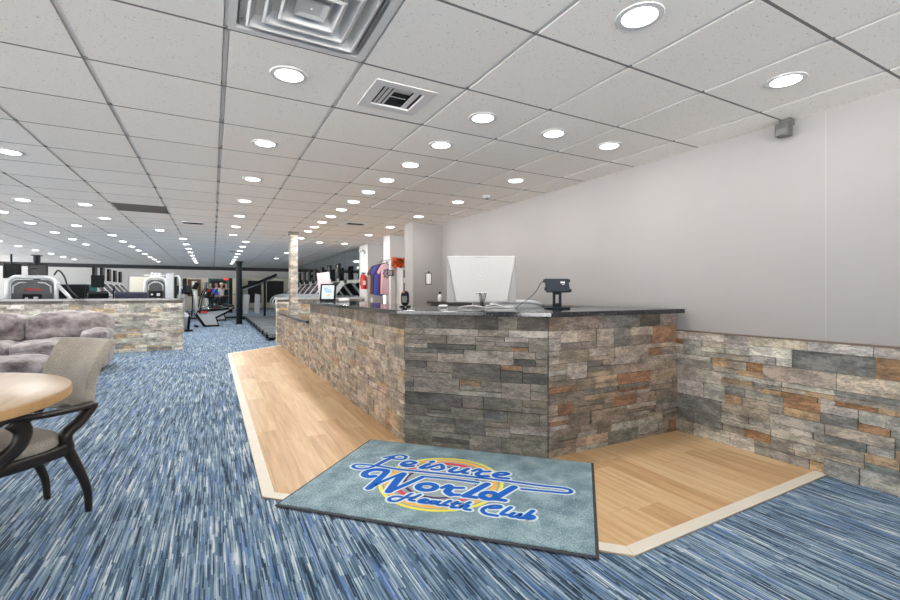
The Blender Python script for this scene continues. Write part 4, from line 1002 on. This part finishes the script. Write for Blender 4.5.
MB().box((-.09, -.05, 0), (.09, .05, 1.70), bev=.02).build('mast', 'lgrey', wm); MB().box((-.25, -.3, 0), (.25, .3, .06), bev=.01).build('base', 'silver', wm)
b = MB(); b.tube(smoothpts([(.12, 0, 1.62), (.20, 0, 1.60), (.24, 0, 1.40), (.22, 0, 1.0), (.12, 0, .9)]), .03, 8); b.build('curved_arm', 'silver', wm, smooth=True)
MB().box((.10, -.03, .9), (.16, .08, 1.60)).build('weight_stack', 'black', wm); MB().box((.30, -.04, 1.18), (.40, .06, 1.56), bev=.01).build('television', 'black', wm)
def elliptical(label, loc, rz, h=1.55, tv=True):
    t = thing('elliptical_trainer', label, 'exercise machine', loc, rz)
    body = [(-.50, .44), (-.24, .03), (.18, .03), (.10, .30), (.52, .52), (.50, .60), (.05, .56), (-.46, .52)]
    MB().prism(body, -.16, .16, 'y').build('drive_shroud', 'lgrey', t)
    b = MB(); P = [(x, -.165, z) for x, z in body]; b.tube(P, .034, 8, closed=True); b.tube([(x, .165, z) for x, z in body], .034, 8, closed=True); b.build('black_edging', 'black', t, smooth=True)
    MB().tube([(-.45, 0, .40), (-.52, 0, h-.1)], .055, 10).build('mast', 'wplastic', t, smooth=True)
    MB().box((-.07, -.20, -.12), (.07, .20, .12), Matrix.Translation((-.50, 0, h-.22)) @ Matrix.Rotation(R(25), 4, 'Y'), bev=.02).build('console', 'black', t)
    for s in (-1, 1):
        MB().tube(smoothpts([(-.40, s*.24, .45), (-.34, s*.27, .9), (-.25, s*.26, 1.2), (-.15, s*.25, 1.3)]), .018, 8).build('moving_arm', 'black', t, smooth=True)
        MB().box((-.10, s*.22-.06, .64+s*.06), (.30, s*.22+.06, .68+s*.06), bev=.01).build('pedal', 'black', t)
        MB().tube([(-.40, s*.22, .62), (.1, s*.22, .66+s*.06), (.50, s*.18, .64)], .02, 8).build('pedal_rail', 'chrome', t, smooth=True)
    MB().box((-.52, -.25, 0), (-.44, .25, .05)).build('front_foot', 'black', t); MB().box((.10, -.25, 0), (.18, .25, .05)).build('rear_foot', 'black', t)
    MB().box((-.36, -.21, .47), (-.16, -.19, .53)).build('red_badge', 'markred', t)
    if tv:
        MB().box((-.55, -.13, h), (-.51, .13, h+.30), bev=.012).build('television', 'black', t)
    return t
E1 = elliptical('white elliptical trainer with black-edged base in the gap between the half walls', (-.02, 17.3, 0), R(8), 1.60, tv=False)
E1b = elliptical('dark elliptical trainer close behind the end of the left half wall', (-.86, 15.7, 0), R(100), 1.45, tv=False)
E2 = elliptical('elliptical trainer with television, left of the five treadmill televisions', (-2.28, 13.0, 0), R(-70), 1.28)
for lb, x, y, rz in (('elliptical trainer at the far left edge beside the arched machine', -4.6, 13.3, 120), ('elliptical trainer behind the black pole on the left', -6.2, 17.2, 60),
                     ('elliptical trainer beyond the white elliptical, before the far wall', .25, 20.7, 20)):
    dup(E2, (x, y, 0), R(rz), lb)
def bench(label, loc, rz, m='navy', h=1.22):
    t = thing('padded_bench_machine', label, 'exercise machine', loc, rz)
    MB().box((-.30, -.07, h-.38), (.30, .07, h), bev=.035).build('back_pad', m, t)
    MB().cushion((-.28, -.55, .42), (.28, -.08, .52), .4, 0, 2, 0, 5).build('seat', m, t, smooth=True)
    for s in (-1, 1): MB().tube([(s*.34, .1, .03), (s*.34, .1, h-.2), (s*.34, -.3, h-.25)], .032, 8).build('side_tube', 'silver', t, smooth=True)
    b = MB(); b.box((-.38, -.5, 0), (-.30, .3, .06)); b.box((.30, -.5, 0), (.38, .3, .06)); b.box((-.3, .05, .03), (.3, .13, .09)); b.box((-.04, -.35, .06), (.04, -.27, .43)); b.box((-.04, .04, .08), (.04, .12, h-.3)); b.build('base_frame', 'silver', t)
    return t
B1 = bench('machine with a wide dark blue pad showing above the left half wall', (-1.62, 12.2, 0), R(2), h=1.17)
d = bench('machine with a domed black pad and pale side between lounge wall and treadmills', (-3.06, 14.2, 0), R(0), 'black', 1.36); 
MB().cushion((-.42, -.10, 1.10), (-.26, .10, 1.42), .6, 0, 1, 0, 5).build('pale_side_cover', 'wplastic', d, smooth=True)
bench('machine with a green upholstered pad behind the left half wall', (-3.06, 15.1, 0), R(0), mat('green_vinyl', (.01, .10, .085), .45, var=.1), 1.38)
# leg press near the far end of the treadmill row
lp = thing('leg_press', 'machine with two white side shrouds and long dark arm before the treadmill row end', 'exercise machine', (1.60, 21.35, 0), R(-8))
for x in (-.42, .02): MB().prism([(x, .25), (x+.22, .22), (x+.26, 1.05), (x+.04, 1.12)], -.10, .10, 'y').build('side_shroud', 'lgrey', lp, bev=.015)
MB().tube([(-.62, 0, 1.30), (.2, 0, 1.62), (.95, 0, 1.98)], .055, 8).build('long_arm', 'black', lp, smooth=True)
MB().tube([(-.62, .2, 1.22), (.95, .2, 1.86)], .04, 8).build('lower_arm', 'silver', lp, smooth=True)
b = MB(); b.box((-.6, -.2, 0), (.6, -.12, .06)); b.box((-.6, .12, 0), (.6, .2, .06)); b.box((-.55, -.06, .05), (-.45, .06, 1.3)); b.box((.40, -.06, .05), (.50, .06, 1.72)); b.build('base_frame', 'blackm', lp)

# ---------------------------------------------------------------- room beyond the far opening
struct(MB().box((-.28, YB-.06, 0), (1.0, YB-.001, 2.18)).build('door_1', 'teal'))
struct(MB().box((-.14, YB-.09, 0), (.86, YB-.05, 2.05)).build('door_2', 'dark'))
struct(MB().box((-1.55, YB-.06, .9), (-.75, YB-.001, 2.10)).build('window_1', 'brownwood'))
struct(MB().box((-1.30, YB-.08, 1.0), (-.98, YB-.05, 1.98)).build('window_2', 'cream'))
struct(MB().box((-3.2, YB-.8, 0), (-3.0, YB, 2.45)).build('wall_fin', 'cream')); struct(MB().box((1.35, YB-.5, 0), (1.75, YB, 2.45)).build('wall_fin_right', 'cream'))
ex = thing('exit_sign', 'small red lit sign over the dark far doorway', 'sign', (.86, YB-1.0, 2.16))
MB().box((-.17, -.03, -.10), (.17, .03, .10), bev=.01).build('housing', 'signred', ex); MB().box((-.02, -.02, .10), (.02, .02, .29)).build('ceiling_stem', 'black', ex)
rd = thing('far_counter', 'pale counter block seen far away between the two poles', 'counter', (1.72, 33.5, 0))
MB().box((-.5, -.25, 0), (.5, .25, 1.0), bev=.01).build('body', 'cream', rd); MB().box((-.53, -.28, 1.0), (.53, .28, 1.05), bev=.005).build('top', mat('blue_top', (.12, .32, .46), .4, var=.05), rd)
rs = thing('far_wood_floor_patch', 'pale wooden floor patch before the far dark doorway', 'floor panel', (.45, 33.6, 0))
MB().box((-.9, -1.0, 0), (.9, 1.2, .012)).build('boards', 'wood', rs)
for k, (x, w) in enumerate(((2.3, .9), (3.6, 1.2))):
    struct(MB().box((x, YB-.06, .4), (x+w, YB-.001, 2.05)).build('window_%d' % (3+k), 'dark'))
def skin_mesh(name, V, E, m, parent, lv=2, root=0):
    me = bpy.data.meshes.new(name); me.from_pydata([v[:3] for v in V], E, []); o = bpy.data.objects.new(name, me); COL.objects.link(o); o.parent = parent
    sm = o.modifiers.new('skin', 'SKIN'); sm.use_smooth_shade = True
    for i, v in enumerate(V): me.skin_vertices[0].data[i].radius = (v[3], v[4] if len(v) > 4 else v[3])
    me.skin_vertices[0].data[root].use_root = True
    sb = o.modifiers.new('sub', 'SUBSURF'); sb.levels = 1; sb.render_levels = 1; me.materials.append(M[m]); return o
def person(label, x, y, rz, top, trousers, hair, hat=None, arm=0):
    t = thing('person', label, 'person', (x, y, .0), rz)
    V = [(0, 0, .95, .15, .11), (0, 0, 1.18, .13, .10), (0, .0, 1.38, .17, .105), (0, -.005, 1.50, .06), (0, -.02, 1.58, .055)]
    E = [(0, 1), (1, 2), (2, 3), (3, 4)]
    for s in (-1, 1):
        k = len(V); V += [(s*.10, 0, .88, .095), (s*.11, -.01, .50, .062), (s*.115, .02, .09, .042), (s*.12, -.11, .04, .035)]; E += [(0, k), (k, k+1), (k+1, k+2), (k+2, k+3)]
        k = len(V); V += [(s*.20, 0, 1.41, .052), (s*.25, .02, 1.15, .042), (s*.24, -.12 if arm else -.04, .92+arm*.18, .032), (s*.22, -.18 if arm else -.06, .84+arm*.22, .028)]; E += [(2, k), (k, k+1), (k+1, k+2), (k+2, k+3)]
    body = skin_mesh('body', V, E, 'skin', t)
    hd = MB().ball((0, -.02, 1.67), (.078, .095, .115), 16); hd.ball((0, -.115, 1.66), (.014, .02, .022), 8)
    for s in (-1, 1): hd.ball((s*.078, -.01, 1.66), (.012, .022, .03), 8)
    hd.build('head', 'skin', t, smooth=True)
    b = MB(); [b.ball((s*.03, -.108, 1.685), (.012, .008, .008), 8) for s in (-1, 1)]; b.box((-.025, -.112, 1.618), (.025, -.10, 1.626)); b.build('eyes_and_mouth', 'dark', t)
    if hair: MB().ball((0, .012, 1.70), (.088, .095, .10), 16).build('hair', hair, t, smooth=True)
    if hat: 
        b = MB(); b.ball((0, -.005, 1.735), (.095, .11, .07), 16); b.box((-.07, -.20, 1.715), (.07, -.06, 1.73), bev=.005); b.build('cap', hat, t, smooth='auto')
    S = [(0, 0, .90, .21, .17), (0, 0, 1.18, .19, .16), (0, 0, 1.40, .25, .165)]; Es = [(0, 1), (1, 2)]
    for s in (-1, 1):
        k = len(S); S += [(s*.205, 0, 1.405, .085), (s*.25, .015, 1.20, .075)]; Es += [(2, k), (k, k+1)]
    skin_mesh('shirt', S, Es, top, t)
    P = [(0, 0, .92, .19, .15)]; Ep = []
    for s in (-1, 1):
        k = len(P); P += [(s*.10, 0, .84, .105), (s*.11, -.01, .50, .075), (s*.115, .02, .12, .062)]; Ep += [(0, k), (k, k+1), (k+1, k+2)]
    skin_mesh('trousers', P, Ep, trousers, t)
    b = MB(); [b.cushion((s*.12-.05, -.19, .0), (s*.12+.05, .08, .09), .5, 0, 1, 0, 4) for s in (-1, 1)]; b.build('shoes', 'black', t, smooth=True)
person('distant person in a dark red top, leftmost of the group at the far doorway', -.13, 32.6, R(20), 'redc', 'darkc', 'darkc')
person('distant person in a bright blue top standing in the middle of the group', .22, 32.2, R(-30), 'bluec', 'darkc', 'darkc', arm=1)
person('distant person in white and pale blue top with a white cap', .48, 31.6, R(60), 'whitec', 'darkc', None, 'whitec')
person('distant person in dark clothes, rightmost of the group at the far doorway', .80, 32.9, R(-10), 'darkc', 'darkc', 'darkc')
for k, (x, y, w) in enumerate(((-2, 30, 'left rear'), (.4, 30, 'middle rear'), (2.6, 30, 'right rear'), (-2, 25.5, 'left front'), (.4, 25.5, 'middle front'), (2.6, 25.5, 'right front'))):
    t = thing('added_far_light', 'unseen added square light panel, %s of six in the room beyond the far opening' % w, 'ceiling light', (x, y, 2.44), 0, 'added lights in the room beyond')
    MB().box((-.3, -.3, -.03), (.3, .3, 0), bev=.005).build('frame', 'grille', t); MB().box((-.27, -.27, -.036), (.27, .27, -.03)).build('panel', 'lamp', t)  # unseen panels added to brighten the room beyond
